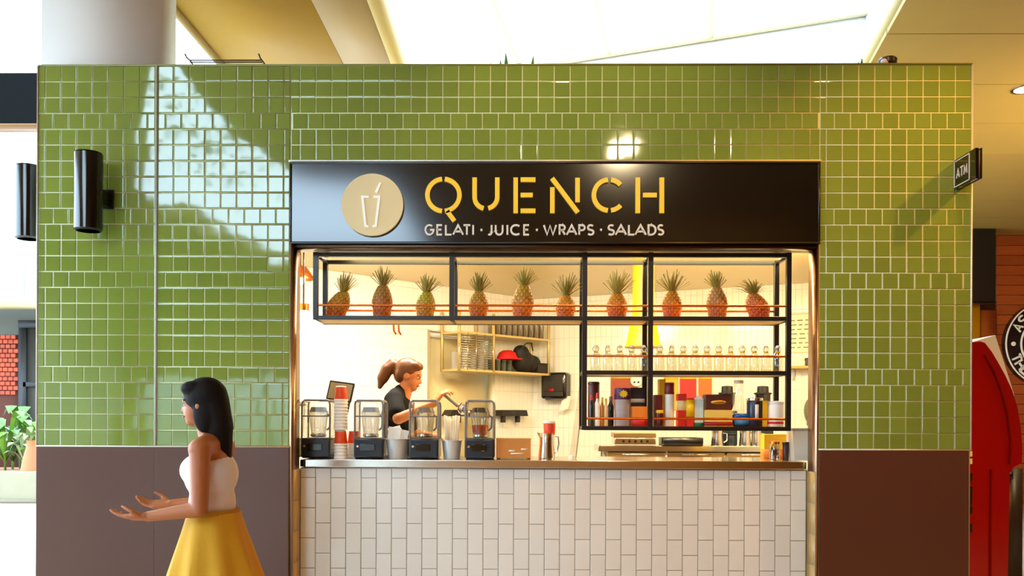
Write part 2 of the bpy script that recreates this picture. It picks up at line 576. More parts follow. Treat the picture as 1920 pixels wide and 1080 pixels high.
# ------------------------------------------------------------------ shop sign
SZ0, SZ1 = W(960, 458, 0).z, ZO
sign = thing('shop_sign', 'wide black fascia sign with gold stencil lettering and cream cup disc above the serving hatch', 'sign', ((XO0 + XO1) / 2, 0, SZ0))
sx = (XO0 + XO1) / 2
LOC = lambda px, py, y=-0.02: (W(px, py, y).x - sx, W(px, py, y).z - SZ0)
MB().span((XO0 - sx, -0.016, 0), (XO1 - sx, 0.118, SZ1 - SZ0 - 0.002), 0.003).build('panel', M_SIGN, sign)
rim = MB()
for (a, b) in (((XO0 - sx, -0.022, 0), (XO1 - sx, -0.015, 0.012)), ((XO0 - sx, -0.022, SZ1 - SZ0 - 0.014), (XO1 - sx, -0.015, SZ1 - SZ0 - 0.002)),
               ((XO0 - sx, -0.022, 0.012), (XO0 - sx + 0.01, -0.015, SZ1 - SZ0 - 0.014)), ((XO1 - sx - 0.01, -0.022, 0.012), (XO1 - sx, -0.015, SZ1 - SZ0 - 0.014))):
    rim.span(a, b)
rim.build('rim', M_FRAME, sign)
cx, cz = LOC(698, 384, -0.04)
disc = MB().cyl((cx, -0.045, cz), (cx, -0.018, cz), 0.193, n=64).build('logo_disc', M_DISC, sign)
Z6 = lambda x, y: LOC(630 + x / 6.0, 310 + y / 6.0, -0.045)
cup = MB()
for pts in ([(372, 355), (297, 355), (333, 682), (368, 688)], [(422, 355), (488, 355), (447, 682), (412, 688)], [(450, 308), (503, 195)]):
    cup.stroke([Z6(*p) for p in pts], 0.0145, -0.049, -0.044)
cup.build('cup_emblem', mat('ivory_letter', (255, 253, 248), 0.5), disc, smooth=False)
ZQ = lambda x, y: LOC(780 + x / 3.918, 310 + y / 3.918, -0.035)
S39 = 1 / 3.918 / 298.0


def arcq(cx_, cy_, r, a0, a1, n=18):
    return [ZQ(cx_ + r * math.cos(math.radians(a0 + (a1 - a0) * k / n)), cy_ - r * math.sin(math.radians(a0 + (a1 - a0) * k / n))) for k in range(n + 1)]


BIG = [
    [arcq(201, 217, 118, 95, 265), arcq(201, 217, 118, 85, -85), [ZQ(228, 335), ZQ(282, 408)]],
    [[ZQ(430, 88), ZQ(430, 230)] + arcq(514, 232, 84, 180, 258, 10), [ZQ(597, 88), ZQ(597, 230)] + arcq(513, 232, 84, 0, -78, 10)],
    [[ZQ(732, 88), ZQ(732, 350)], [ZQ(768, 104), ZQ(878, 104)], [ZQ(768, 217), ZQ(858, 217)], [ZQ(768, 333), ZQ(878, 333)]],
    [[ZQ(1002, 160), ZQ(1002, 350)], [ZQ(1000, 93), ZQ(1190, 346)], [ZQ(1187, 90), ZQ(1187, 270)]],
    [arcq(1420, 217, 113, 95, 265), arcq(1420, 217, 113, 83, 42, 8), arcq(1420, 217, 113, -83, -42, 8)],
    [[ZQ(1630, 88), ZQ(1630, 350)], [ZQ(1807, 88), ZQ(1807, 350)], [ZQ(1668, 217), ZQ(1770, 217)]],
]
for strokes in BIG:
    mb = MB()
    for s in strokes:
        mb.stroke(s, 33 * S39, -0.034, -0.015)
    mb.build('letter', M_GOLD, sign, smooth=False)


def glyph(ch):
    A = arc
    G = {
        'G': [A(.5, .5, .5, .5, 48, 360, 20)[:-1] + [(1, .5), (.58, .5)]],
        'E': [[(1, 1), (0, 1), (0, 0), (1, 0)], [(0, .52), (.85, .52)]],
        'L': [[(0, 1), (0, 0), (1, 0)]],
        'A': [[(0, 0), (.5, 1), (1, 0)], [(.2, .33), (.8, .33)]],
        'T': [[(0, 1), (1, 1)], [(.5, 1), (.5, 0)]],
        'I': [[(.5, 1), (.5, 0)]],
        'J': [[(1, 1), (1, .3)] + A(.45, .3, .55, .3, 0, -130, 10)],
        'U': [[(0, 1), (0, .42)] + A(.5, .42, .5, .42, 180, 360, 14) + [(1, 1)]],
        'C': [A(.55, .5, .55, .5, 50, 310, 20)],
        'W': [[(0, 1), (.26, 0), (.5, .95), (.74, 0), (1, 1)]],
        'R': [[(0, 0), (0, 1), (.5, 1)] + A(.5, .74, .48, .26, 90, -90, 10) + [(0, .48)], [(.5, .48), (1, 0)]],
        'P': [[(0, 0), (0, 1), (.5, 1)] + A(.5, .73, .5, .27, 90, -90, 10) + [(0, .46)]],
        'S': [A(.5, .75, .46, .25, 35, 270, 12) + A(.5, .25, .5, .25, 90, -145, 12)[1:]],
        'D': [[(0, 0), (0, 1), (.35, 1)] + A(.35, .5, .65, .5, 90, -90, 14) + [(0, 0)]],
        'H': [[(0, 0), (0, 1)], [(1, 0), (1, 1)], [(0, .5), (1, .5)]],
        'M': [[(0, 0), (.1, 1), (.5, .2), (.9, 1), (1, 0)]],
        'O': [A(.5, .5, .5, .5, 0, 350, 20)],
        '.': [[(.2, .5), (.8, .5)]],
    }
    return G[ch]


SUB = [('G', 68, 128), ('E', 155, 190), ('L', 218, 260), ('A', 272, 345), ('T', 348, 398), ('I', 412, 426), ('.', 468, 492), ('J', 530, 555), ('U', 585, 636),
       ('I', 663, 679), ('C', 698, 765), ('E', 794, 830), ('.', 876, 900), ('W', 940, 1030), ('R', 1055, 1095), ('A', 1108, 1180), ('P', 1200, 1240), ('S', 1262, 1305),
       ('.', 1348, 1372), ('S', 1414, 1455), ('A', 1468, 1545), ('L', 1565, 1605), ('A', 1612, 1690), ('D', 1710, 1762), ('S', 1780, 1818)]
for ch, a, b in SUB:
    mb = MB()
    for s in glyph(ch):
        pts = [ZQ(a + p[0] * (b - a), 507 - p[1] * 70) for p in s]
        mb.stroke(pts, (13 if ch != '.' else 15) * S39, -0.030, -0.015)
    mb.build('small_letter' if ch != '.' else 'dot', M_WLET, sign, smooth=False)

# ------------------------------------------------------------------ serving counter
CT = W(960, 863, 0.13).z      # worktop level
YT = 0.165
cf = struct(MB().span((XO0 + 0.024, YT, 0), (XO1 - 0.016, YT + 0.1, CT - 0.055)).build('wall_counter', M_WGROUT))
CW = 0.0985; CH = 0.1945
xa = XO0 + 0.026
wt = {}
for i in range(34):
    x0 = xa + i * CW; x1 = min(x0 + CW, XO1 - 0.018)
    if x1 - x0 < 0.02:
        continue
    zj = W(600, 952 if i % 2 == 0 else 980.5, YT).z
    zs = [zj + CH * j for j in range(-6, 6)]
    for z0 in zs:
        z1 = z0 + CH
        a = max(z0, 0.002); b = min(z1, CT - 0.057)
        if b - a < 0.02:
            continue
        key = (round(x1 - x0, 3), round(b - a, 3))
        if key not in wt:
            wt[key] = tile_mesh('tile', x1 - x0 - 0.0035, b - a - 0.0035, 0.006, M_WTILE, 0.003, 0.0004)
        link('tile', wt[key], cf, ((x0 + x1) / 2, YT, (a + b) / 2), (random.gauss(0, .0015), 0, random.gauss(0, .0015)))
ct = thing('countertop', 'long stainless steel worktop with bright front edge across the hatch', 'countertop', (sx, 0.5, CT - 0.05))
MB().span((XO0 + 0.065 - sx, -0.375, 0.0), (XO1 - 0.045 - sx, 0.30, 0.05), 0.004).build('top', M_STEEL, ct)
MB().span((XO0 + 0.022 - sx, -0.33, 0.0), (XO0 + 0.064 - sx, 0.30, 0.045)).build('end_cap', M_BGLOSS, ct)
MB().span((XO1 - 0.044 - sx, -0.33, 0.0), (XO1 - 0.017 - sx, 0.30, 0.045)).build('end_cap', M_STEEL, ct)
# ------------------------------------------------------------------ kiosk room
KC = 2.76
KF = 0.15
D2Y = lambda d: d - DIST


def plan(px, d):
    """plan point on the line of sight of a picture column, d metres in front of the camera"""
    r = ray(px, HORIZ); t = d / r.y
    return (CAM.x + r.x * t, d - DIST)


A_, B_, C_ = plan(520, 7.75), plan(1000, 10.0), plan(1560, 8.7)
struct(MB().slab([(XO0 - .9, .17), (XO1 + .9, .17), (C_[0] + .1, C_[1]), (B_[0], B_[1] + .1), (A_[0] - .1, A_[1])], 0.0, KF).build('floor_kiosk', mat('grey_floor_tile', (150, 140, 128), 0.4)))
struct(MB().slab([(XL + 0.11, 0.121), (XR - 0.11, 0.121), (C_[0] + .1, C_[1]), (B_[0], B_[1] + .12), (A_[0] - .1, A_[1])], KC, KC + 0.08).build('ceiling_kiosk', M_INCEIL))


class Wall:
    def __init__(self, a, b):
        self.a = Vector((a[0], a[1], 0)); self.b = Vector((b[0], b[1], 0))
        self.d = (self.b - self.a).normalized()
        self.n = Vector((self.d.y, -self.d.x, 0))        # into the room
        if self.n.dot(Vector((0.2, 0.6, 0)) - self.a) < 0:
            self.n = -self.n
        self.len = (self.b - self.a).length
        self.rz = math.atan2(self.d.y, self.d.x)

    def hit(self, px, py, off=0.0):
        d = ray(px, py)
        o = self.a + self.n * off
        t = (o - CAM).dot(self.n) / d.dot(self.n)
        return CAM + d * t

    def u(self, p):
        return (p - self.a).dot(self.d)

    def build(self, name, spans, m, thick=0.1, z0=KF):
        mb = MB()
        for (u0, u1, za, zb) in spans:
            c = self.a + self.d * (u0 + u1) / 2 - self.n * thick / 2
            mb.box((c.x, c.y, (za + zb) / 2), (u1 - u0, thick, zb - za), rot=Matrix.Rotation(self.rz, 3, 'Z'))
        return struct(mb.build(name, m))

    def tiles(self, parent, u0, u1, za, zb, tw, th, skip=None):
        mb = MB(); bm = mb.bm
        R = Matrix.Rotation(self.rz, 3, 'Z')
        u = u0
        while u < u1 - 0.01:
            z = za
            while z < zb - 0.01:
                hu = min(tw, u1 - u); hz = min(th, zb - z)
                if not (skip and skip(u + hu / 2, z + hz / 2)):
                    vs = []
                    for (o, ins) in ((0.0, 0.001), (0.005, 0.002)):
                        ring = []
                        for (du, dz) in ((ins, ins), (hu - ins, ins), (hu - ins, hz - ins), (ins, hz - ins)):
                            p = self.a + self.d * (u + du) + self.n * o
                            ring.append(bm.verts.new((p.x, p.y, z + dz)))
                        vs.append(ring)
                    bm.faces.new(vs[1])
                    for k in range(4):
                        bm.faces.new((vs[0][k], vs[0][(k + 1) % 4], vs[1][(k + 1) % 4], vs[1][k]))
                z += th
            u += tw
        o = mb.build('small_wall_tiles', M_INTILE, parent, smooth=False)
        o['kind'] = 'stuff'
        return o


WA, WB = Wall(A_, B_), Wall(B_, C_)
WL = Wall((XO0 - 0.03, 0.13), A_); WR = Wall(C_, (XO1 + 0.03, 0.13))
d0 = WA.u(WA.hit(806, 700)); d1 = WA.u(WA.hit(926, 700)); dz = WA.hit(866, 625).z
wa = WA.build('wall_back_left', [(0, d0, KF, KC), (d1, WA.len, KF, KC), (d0, d1, dz, KC)], M_INWALL)
WA.tiles(wa, 0, WA.len, 0.9, KC, 0.062, 0.2, lambda u, z: d0 - .02 < u < d1 + .02 and z < dz + .05)
wb = WB.build('wall_back_right', [(0, WB.len, KF, KC)], M_INWALL)
WB.tiles(wb, 0, WB.len, 0.9, KC, 0.062, 0.2)
wl2 = WL.build('wall_inside_left', [(0, WL.len, KF, KC)], M_INWALL)
wr2 = WR.build('wall_inside_right', [(0, WR.len, KF, KC)], M_INWALL)
dc = WA.a + WA.d * (d0 + d1) / 2 - WA.n * 0.16
dr = bpy.data.objects.new('door_1', None); COL.objects.link(dr); struct(dr)
dr.location = (dc.x, dc.y, KF); dr.rotation_euler = (0, 0, WA.rz)
dw = d1 - d0
MB().box((0, 0, (dz - KF) / 2), (dw + 0.4, 0.04, dz - KF + .1)).build('door_leaf', mat('beige_door', (224, 206, 156), 0.5), dr)
MB().span((-dw / 2, 0.0, 0), (-dw / 2 + 0.07, 0.17, dz - KF)).build('door_jamb', M_WHITE, dr)
MB().span((-dw / 2 + 0.01, -0.09, dz - KF - 0.05), (dw / 2 - .01, 0.09, dz - KF)).build('door_head', M_WHITE, dr)


def on_wall(wall, px, py, off=0.0):
    p = wall.hit(px, py, off)
    return p, wall.rz


def wscale(p):
    return F_PX / (p.y + DIST)


# ---- lamps seen in the room
def downlight(loc, label, r=0.07, group='round lamps let into the hall ceiling'):
    t = thing('ceiling_downlight', label, 'downlight', loc, 0, group)
    MB().lathe([(r * 1.25, -0.012), (r * 1.25, 0.0), (r * 0.98, 0.0), (r * 0.98, -0.012), (r * 1.25, -0.012)], 24).build('rim', M_STEEL, t)
    MB().cyl((0, 0, -0.005), (0, 0, 0.0), r * 0.95, n=24).build('lens', M_LAMP, t)
    return t


dlp = WZ(1922, 166, CZ)
downlight((dlp.x, dlp.y, CZ), 'bright round downlight in the tan ceiling boards at the right edge', 0.10)
for p, l in (((1.05, -4.62), 'small round ceiling lamp before the front, first of a close pair'), ((1.17, -4.50), 'small round ceiling lamp before the front, second of a close pair')):
    downlight((p[0], p[1], CZ), l, 0.036)

# globe lamp on the left wall of the kiosk, bracket lamp above
p = W(569, 610, 1.05)
gl = thing('globe_lamp', 'glowing white globe pendant inside the hatch beside its left jamb', 'lamp', (p.x, p.y, p.z))
MB().ell((0, 0, 0), (0.115, 0.115, 0.115), u=24, v=16).build('globe', M_LAMPW, gl)
MB().cyl((0, 0, 0.10), (0, 0, 0.16), 0.04).build('cap', M_COPPER, gl)
MB().cyl((0, 0, 0.15), (0, 0, KC - p.z), 0.006, n=8).build('cord', M_BLACK, gl)
p = W(563, 517, 1.5)
sl = thing('pendant_lamp', 'small copper shaded pendant lamp high behind the left jamb', 'lamp', (p.x, p.y, p.z))
MB().lathe([(0.02, 0.08), (0.05, 0.07), (0.10, 0.0), (0.105, -0.03), (0.10, -0.03), (0.09, 0.0), (0.04, 0.06), (0.015, 0.07)], 24).build('shade', M_COPPER, sl)
MB().ell((0, 0, -0.025), (0.04, 0.04, 0.05)).build('bulb', M_LAMPW, sl)
MB().cyl((0, 0, 0.075), (0, 0, KC - p.z), 0.006, n=8).build('cord', M_BLACK, sl)

# ---- black hanging shelf frame
YF, YB = 0.14, 0.41
fz = lambda py: W(984, py, YF).z
fx = lambda px: W(px, 620, YF).x
hs = thing('hanging_shelf', 'black steel hanging shelf frame with copper rails holding pineapples and bottles', 'shelf', (fx(1034), 0.275, fz(597)))
ox, oz = hs.location.x, hs.location.z
t2 = 0.016
X = {p: fx(p) - ox for p in (592, 847, 1096, 1219.5, 1478)}
ztop = SZ0 - 0.025 - oz; zsh = 0.0; zmid = fz(698) - oz; zbot = fz(802) - oz
yf, yb = YF - 0.275, YB - 0.275
for y in (yf, yb):
    for p_, zb in ((592, -0.013), (847, -0.013), (1096, zbot - 0.013), (1219.5, zbot - 0.013), (1478, zbot - 0.013)):
        MB().span((X[p_] - t2, y - t2, zb), (X[p_] + t2, y + t2, ztop), 0.002).build('post', M_FRAME, hs)
    for (za, xa_, xb_) in ((ztop - 0.03, 592, 1478), (-0.013, 592, 1478), (zmid - 0.014, 1096, 1478), (zbot - 0.014, 1096, 1478)):
        MB().span((X[xa_], y - t2 * .9, za), (X[xb_], y + t2 * .9, za + 0.027), 0.002).build('rail', M_FRAME, hs)
for p_ in (592, 847, 1096, 1219.5, 1478):
    for za in ((ztop - 0.03, -0.013) if p_ < 1000 else (ztop - 0.03, -0.013, zmid - 0.014, zbot - 0.014)):
        MB().span((X[p_] - t2 * .8, yf, za + 0.002), (X[p_] + t2 * .8, yb, za + 0.025)).build('cross_bar', M_FRAME, hs)
for (za, xa_, xb_) in ((0.0, 592, 1478), (zmid, 1096, 1478), (zbot, 1096, 1478)):
    MB().span((X[xa_], yf + 0.01, za - 0.010), (X[xb_], yb - 0.01, za + 0.012)).build('shelf_board', M_SHELF, hs)
for (py, xa_, xb_, ys) in ((573, 592, 1478, (yf - .002, yb)), (667, 1096, 1478, (yf - .002,)), (784, 1096, 1478, (yf - .002,))):
    z = fz(py) - oz
    for y in ys:
        MB().cyl((X[xa_], y, z), (X[xb_], y, z), 0.0075, n=10).build('copper_rail', M_COPPER, hs)
ZS1, ZS2, ZS3 = oz + 0.012, oz + zmid + 0.012, oz + zbot + 0.012

# ---- pineapples
def pineapple(px, w, ftop, ctop, cdx, lean, hue, label, spread=1.0, droop=0.0, nleaf=44):
    y = 0.275
    s = F_PX / (y + DIST)
    q = W(px, 588, y)
    t = thing('pineapple', label, 'pineapple', (q.x, y, ZS1), 0, 'pineapples on the top shelf')
    H = (588 - ftop) / s + 0.004; R = w / s / 2
    lo, hi = hue
    m = mat('pineapple_skin_%d' % px, hi, 0.5)
    if not m.get('done'):
        m['done'] = 1
        nt = m.node_tree; N = nt.nodes; L = nt.links
        tc = N.new('ShaderNodeTexCoord'); sp = N.new('ShaderNodeSeparateXYZ'); cr_ = N.new('ShaderNodeValToRGB')
        mr = N.new('ShaderNodeMapRange'); mr.inputs['From Max'].default_value = H
        nz = N.new('ShaderNodeTexNoise'); nz.inputs['Scale'].default_value = 14
        ad = N.new('ShaderNodeMath'); ad.operation = 'MULTIPLY_ADD'; ad.inputs[1].default_value = 0.5
        sb = N.new('ShaderNodeMath'); sb.operation = 'SUBTRACT'; sb.inputs[1].default_value = 0.25
        L.new(tc.outputs['Object'], sp.inputs[0]); L.new(sp.outputs['Z'], mr.inputs['Value']); L.new(tc.outputs['Object'], nz.inputs['Vector'])
        L.new(nz.outputs['Fac'], ad.inputs[0]); L.new(mr.outputs[0], ad.inputs[2]); L.new(ad.outputs[0], sb.inputs[0]); L.new(sb.outputs[0], cr_.inputs['Fac'])
        cr_.color_ramp.elements[0].position = 0.1; cr_.color_ramp.elements[0].color = lin(lo)
        cr_.color_ramp.elements[1].position = 0.75; cr_.color_ramp.elements[1].color = lin(hi)
        at = N.new('ShaderNodeAttribute'); at.attribute_name = 'eye'
        mx = N.new('ShaderNodeMix'); mx.data_type = 'RGBA'; mx.inputs['A'].default_value = lin((74, 40, 12))
        L.new(at.outputs['Fac'], mx.inputs['Factor']); L.new(cr_.outputs[0], mx.inputs['B'])
        L.new(mx.outputs['Result'], N['Principled BSDF'].inputs['Base Color'])
    mb = MB(); bm = mb.bm
    nu, nv_ = 66, 46
    sh = lambda v: Vector((lean * H * v ** 1.6, 0, 0))
    prof = lambda v: R * (0.80 + 0.34 * v if v < 0.35 else 1.0 * math.cos(max(0, (v - 0.42)) * 1.85)) * (1 if v > 0.04 else 0.88)
    rings = []
    lay_ = bm.verts.layers.float.new('eye')
    for j in range(nv_ + 1):
        v = j / nv_
        ring = []
        for i in range(nu):
            a = 2 * PI * i / nu
            k1 = abs(math.sin((11 * a + v * 31) / 2)); k2 = abs(math.sin((11 * a - v * 31) / 2))
            e_ = min(k1, k2)
            r = prof(v) * (0.965 + 0.075 * min(1, e_ * 1.5))
            vt = bm.verts.new(sh(v) + Vector((r * math.cos(a), r * math.sin(a), v * H)))
            vt[lay_] = min(1, max(0, e_ * 2.2 - .05))
            ring.append(vt)
        rings.append(ring)
    for a, b in zip(rings, rings[1:]):
        for k in range(nu):
            bm.faces.new((a[k], a[(k + 1) % nu], b[(k + 1) % nu], b[k]))
    bm.faces.new(list(reversed(rings[0]))); bm.faces.new(rings[-1])
    f = mb.build('fruit', m, t)
    # small dried tips in the middle of the eyes
    eb = MB()
    for j in range(10):
        v = (j + .5) * PI / 31 + .02
        if v > .93: break
        for i in range(11):
            a = 2 * PI * (i + .5 * ((j + 1) % 2)) / 11
            r = prof(v) * 1.03
            c = sh(v) + Vector((r * math.cos(a), r * math.sin(a), v * H))
            eb.box(c, (0.004, 0.005, 0.005), rot=Matrix.Rotation(a, 3, 'Z') @ Matrix.Rotation(PI / 4, 3, 'X'))
    eb.build('eye_tips', mat('pineapple_eye', (214, 176, 96), 0.6), t, smooth=False)
    # crown of pointed leaves
    CH_ = (ftop - ctop) / s
    base = sh(1.0) + Vector((0, 0, H - 0.008))
    dx = cdx / s
    lb = MB()
    rnd = random.Random(px)
    for i in range(nleaf):
        fr = i / nleaf
        a = i * 2.399 + rnd.random() * .3
        out = (1.0 - fr * 0.80) * 0.075 * spread
        ln = CH_ * (0.55 + 0.5 * fr) * (0.9 + 0.2 * rnd.random())
        dirv = Vector((math.cos(a), math.sin(a), 0))
        p0 = base + dirv * 0.010 + Vector((0, 0, fr * 0.02))
        p1 = p0 + dirv * out * 0.55 + Vector((dx * 0.45, 0, ln * 0.55))
        p2 = p0 + dirv * out * 1.0 + Vector((dx, 0, ln - droop * 0.02))
        side = Vector((-math.sin(a), math.cos(a), 0))
        th = dirv * 0.0025
        wds = (0.0065, 0.0058, 0.0008)
        ring = []
        for p_, wv in zip((p0, p1, p2), wds):
            ring.append([lb.bm.verts.new(p_ + side * wv), lb.bm.verts.new(p_ - th), lb.bm.verts.new(p_ - side * wv), lb.bm.verts.new(p_ + th)])
        for r0, r1 in zip(ring, ring[1:]):
            for k in range(4):
                lb.bm.faces.new((r0[k], r0[(k + 1) % 4], r1[(k + 1) % 4], r1[k]))
        lb.bm.faces.new(ring[-1])
    lb.build('crown', mat('pineapple_leaf', (150, 138, 60), 0.5, var=0.35, scale=25, objvar=0.2), t, smooth=False)
    return t


OR1 = ((214, 96, 20), (206, 156, 40)); OR2 = ((196, 84, 26), (176, 126, 50)); GR = ((206, 124, 26), (190, 174, 36)); OR3 = ((220, 84, 16), (232, 150, 24)); BR = ((180, 84, 30), (196, 140, 70))
pineapple(629, 42, 540, 506, 6, 0.30, OR1, 'yellow orange pineapple leaning right, at the left end of the top shelf')
pineapple(716, 38, 528, 497, 0, 0.03, OR2, 'tall brownish pineapple with a spiky tuft, second from the left on the shelf', 1.1)
pineapple(797, 36, 540, 510, 4, 0.06, GR, 'greenish yellow pineapple with green tuft just left of the first inner post', 1.2)
pineapple(897, 36, 538, 506, 2, 0.02, OR1, 'pineapple with a loose brown tuft just right of the first inner post')
pineapple(979, 40, 527, 499, 4, 0.05, OR1, 'tallest golden pineapple in the middle of the second bay', 1.1)
pineapple(1060, 36, 546, 509, 4, 0.03, OR3, 'short orange pineapple with a tall wide crown in the second bay', 1.5, 0, 40)
pineapple(1157, 38, 542, 504, 4, 0.0, OR3, 'round red orange pineapple alone in the narrow third bay', 1.5)
pineapple(1260, 36, 537, 504, 0, 0.0, OR3, 'orange pineapple with fanned crown, first in the fourth bay', 1.5, 0, 40)
pineapple(1345, 38, 530, 502, -3, -0.03, BR, 'tall brown speckled pineapple in the middle of the fourth bay', 0.9)
pineapple(1424, 42, 542, 512, -8, -0.24, ((206, 66, 22), (206, 112, 40)), 'reddish pineapple at the right end with its crown drooping left', 1.7, 1.2, 44)

# ---- swing-top bottles
def bottle(px, label):
    y = 0.235
    q = W(px, 690, y)
    t = thing('glass_bottle', label, 'bottle', (q.x, y, ZS2), 0, 'clear swing-top bottles on the middle shelf')
    MB().lathe([(0.030, 0.0), (0.034, 0.006), (0.034, 0.092), (0.030, 0.108), (0.016, 0.128), (0.0135, 0.146), (0.0155, 0.150), (0.0155, 0.156), (0.012, 0.157)], 16).build('bottle_body', M_GLASS, t)
    MB().lathe([(0.006, 0.156), (0.013, 0.158), (0.014, 0.166), (0.008, 0.172), (0.0, 0.173)], 12).build('stopper', M_PAPER, t)
    MB().tube([(-0.016, 0, 0.132), (-0.020, -0.004, 0.150), (-0.012, -0.006, 0.166), (0.012, -0.006, 0.166), (0.020, -0.004, 0.150), (0.016, 0, 0.132)], 0.0022, 6).build('wire_clasp', M_STEEL, t)
    MB().cyl((0, 0, 0.124), (0, 0, 0.134), 0.0185, 0.0165, n=14).build('neck_band', mat('brass', (200, 160, 60), 0.3, 0.8), t)
    return t


ORD = ['first', 'second', 'third', 'fourth', 'fifth', 'sixth', 'seventh', 'eighth', 'ninth', 'tenth', 'eleventh', 'twelfth']
protob = None
for side, xs in (('left', [1117 + 22.4 * i for i in range(5)]), ('right', [1237 + 22.1 * i for i in range(11)])):
    for i, px in enumerate(xs):
        lab = 'clear swing-top bottle on the middle shelf, %s from the left in the %s bay' % (ORD[i], 'narrow left' if side == 'left' else 'wide right')
        if protob is None:
            protob = bottle(px, lab)
        else:
            q = W(px, 690, 0.235)
            dup(protob, (q.x, 0.235, ZS2), random.uniform(-.5, .5), lab)


# ---- things on the lowest shelf (base about y=800 in the picture)
def at3(px, y=0.27):
    q = W(px, 796, y); return (q.x, y, ZS3)


S3 = F_PX / (0.27 + DIST)
tall = lambda top, base=800: (base - top) / S3
def jar(name, label, cat, px, w, top, m, lid=None, lidh=0.02, y=0.27, loc=None, base=800, taper=1.0):
    t = thing(name, label, cat, loc or at3(px, y))
    r = w / S3 / 2; h = tall(top, base)
    hb = h - (lidh if lid else 0)
    MB().lathe([(r * 0.94, 0), (r, 0.004), (r * taper, hb - 0.006), (r * 0.95 * taper, hb)], 20).build('body', m, t)
    if lid:
        MB().lathe([(r * 0.99 * taper, hb), (r * 1.03 * taper, hb + 0.003), (r * 1.0 * taper, h - 0.004), (r * 0.9 * taper, h)], 20).build('lid', lid, t)
    return t


def carton(name, label, cat, px, w, top, m, y=0.27, dep=0.09, base=800, band=None, rz=0.0, loc=None):
    t = thing(name, label, cat, loc or at3(px, y), rz)
    hw = w / S3 / 2; h = tall(top, base)
    MB().span((-hw, -dep / 2, 0), (hw, dep / 2, h), 0.003).build('box_body', m, t)
    MB().span((-hw * .98, -dep / 2 * .98, h), (hw * .98, dep / 2 * .98, h + 0.003)).build('lid_flap', m, t)
    if band:
        (z0, z1, bm_) = band
        MB().span((-hw * 1.01, -dep / 2 - 0.002, h * z0), (hw * 1.01, dep / 2 * .8, h * z1)).build('printed_band', bm_, t)
    return t


def slim(label, px, w, top, m, capm, y=0.24, cap='cap'):
    t = thing('sauce_bottle', label, 'bottle', at3(px, y), 0, 'slim bottles at the left end of the lowest shelf')
    r = w / S3 / 2; h = tall(top)
    MB().lathe([(r * .9, 0), (r, 0.005), (r, h * .66), (r * .55, h * .78), (r * .45, h * .84)], 14).build('body', m, t)
    MB().lathe([(r * .55, h * .83), (r * .6, h * .85), (r * .5, h * .99), (r * .3, h)], 14).build(cap, capm, t)


slim('slim dark syrup bottle nearest the left post', 1109, 9, 742, mat('dark_green_glass', (40, 50, 30), .1), M_ORANGE)
slim('slim pale bottle with orange cap, second in its row', 1120, 10, 738, M_PAPER, M_ORANGE)
slim('slim amber bottle, third in its row', 1129, 8, 746, mat('amber_syrup', (178, 110, 36), .15), M_GOLD)
slim('slim cream bottle, fourth in its row', 1136, 8, 748, mat('cream_syrup', (224, 196, 140), .2), M_GOLD)
slim('black bottle with white tag beside the grey canister', 1145, 12, 744, mat('black_glass', (22, 18, 20), .1), M_GREYP, y=.30)
lb_ = jar('maroon_tub', 'maroon tub standing on the slim bottles shelf behind, upper left', 'tub', 1113, 22, 716, mat('maroon_plastic', (84, 26, 30), .4), y=.36, lid=mat('dark_maroon', (60, 20, 24), .4))
cn = jar('canister', 'grey ribbed canister with purple lid bearing a yellow star', 'canister', 1167, 31, 729, mat('grey_lilac', (164, 150, 150), .4), lid=mat('purple_lid', (80, 26, 84), .4), lidh=tall(729, 750))
stb = MB(); pts = []
for k in range(20):
    a = PI / 2 + 2 * PI * k / 20; r = 0.030 if k % 2 == 0 else 0.020
    pts.append((r * math.cos(a), tall(740) + r * 0.9 * math.sin(a)))
R31 = 31 / S3 / 2
stb.prism(pts, -R31 - 0.006, -R31 * .9).build('star_emblem', M_YELLOW, cn, smooth=False)
for zz in (0.03, 0.07, 0.10, 0.14):
    MB().lathe([(R31 * .98, zz), (R31 * 1.02, zz + .003), (R31 * .98, zz + .006)], 20).build('rib', mat('grey_lilac', (164, 150, 150), .4), cn)
carton('carton', 'red and orange carton right of the grey canister', 'box', 1200, 33, 764, mat('orange_card', (236, 130, 30), .5), band=(0.0, .42, mat('red_card', (216, 34, 24), .5)))
carton('carton', 'tall dark bottle box behind the orange carton', 'box', 1194, 26, 728, mat('dark_card', (40, 24, 26), .5), y=.36, band=(.62, .72, M_PAPER))
carton('carton', 'small dark red packet right of the inner post', 'box', 1233, 14, 742, mat('maroon_card', (110, 22, 24), .5), y=.3)
jar('sauce_jar', 'white jar with deep red lid on the lowest shelf', 'jar', 1255, 18, 718, M_PAPER, mat('deep_red', (120, 14, 16), .4), lidh=tall(718, 740), y=.28)
carton('carton', 'yellow packet standing high beside the white jar', 'box', 1240, 12, 712, mat('yellow_card', (238, 182, 24), .5), y=.36)
jar('sauce_jar', 'dark brown sauce jar with speckled label, low between red packets', 'jar', 1237, 14, 770, mat('dark_sauce', (90, 30, 20), .2), M_GOLD, y=.2)
carton('carton', 'bright red packet third right of the inner post', 'box', 1277, 16, 740, mat('red_card2', (206, 30, 20), .5), y=.3, band=(.5, .8, mat('cream_card', (240, 214, 150), .5)))
carton('carton', 'red and yellow packet left of the pale blue carton', 'box', 1292, 13, 748, mat('red_card', (216, 34, 24), .5), y=.28, band=(.35, .95, M_YELLOW))
ml = carton('milk_carton', 'pale blue and white drink carton with green base', 'carton', 1309, 17, 750, mat('pale_blue_card', (206, 224, 220), .4), dep=.05, band=(0, .14, mat('green_card', (30, 120, 60), .5)))
MB().prism([(-.03, tall(750)), (.03, tall(750)), (.0, tall(742))], -.025, .025).build('gable_top', M_PAPER, ml, smooth=False)
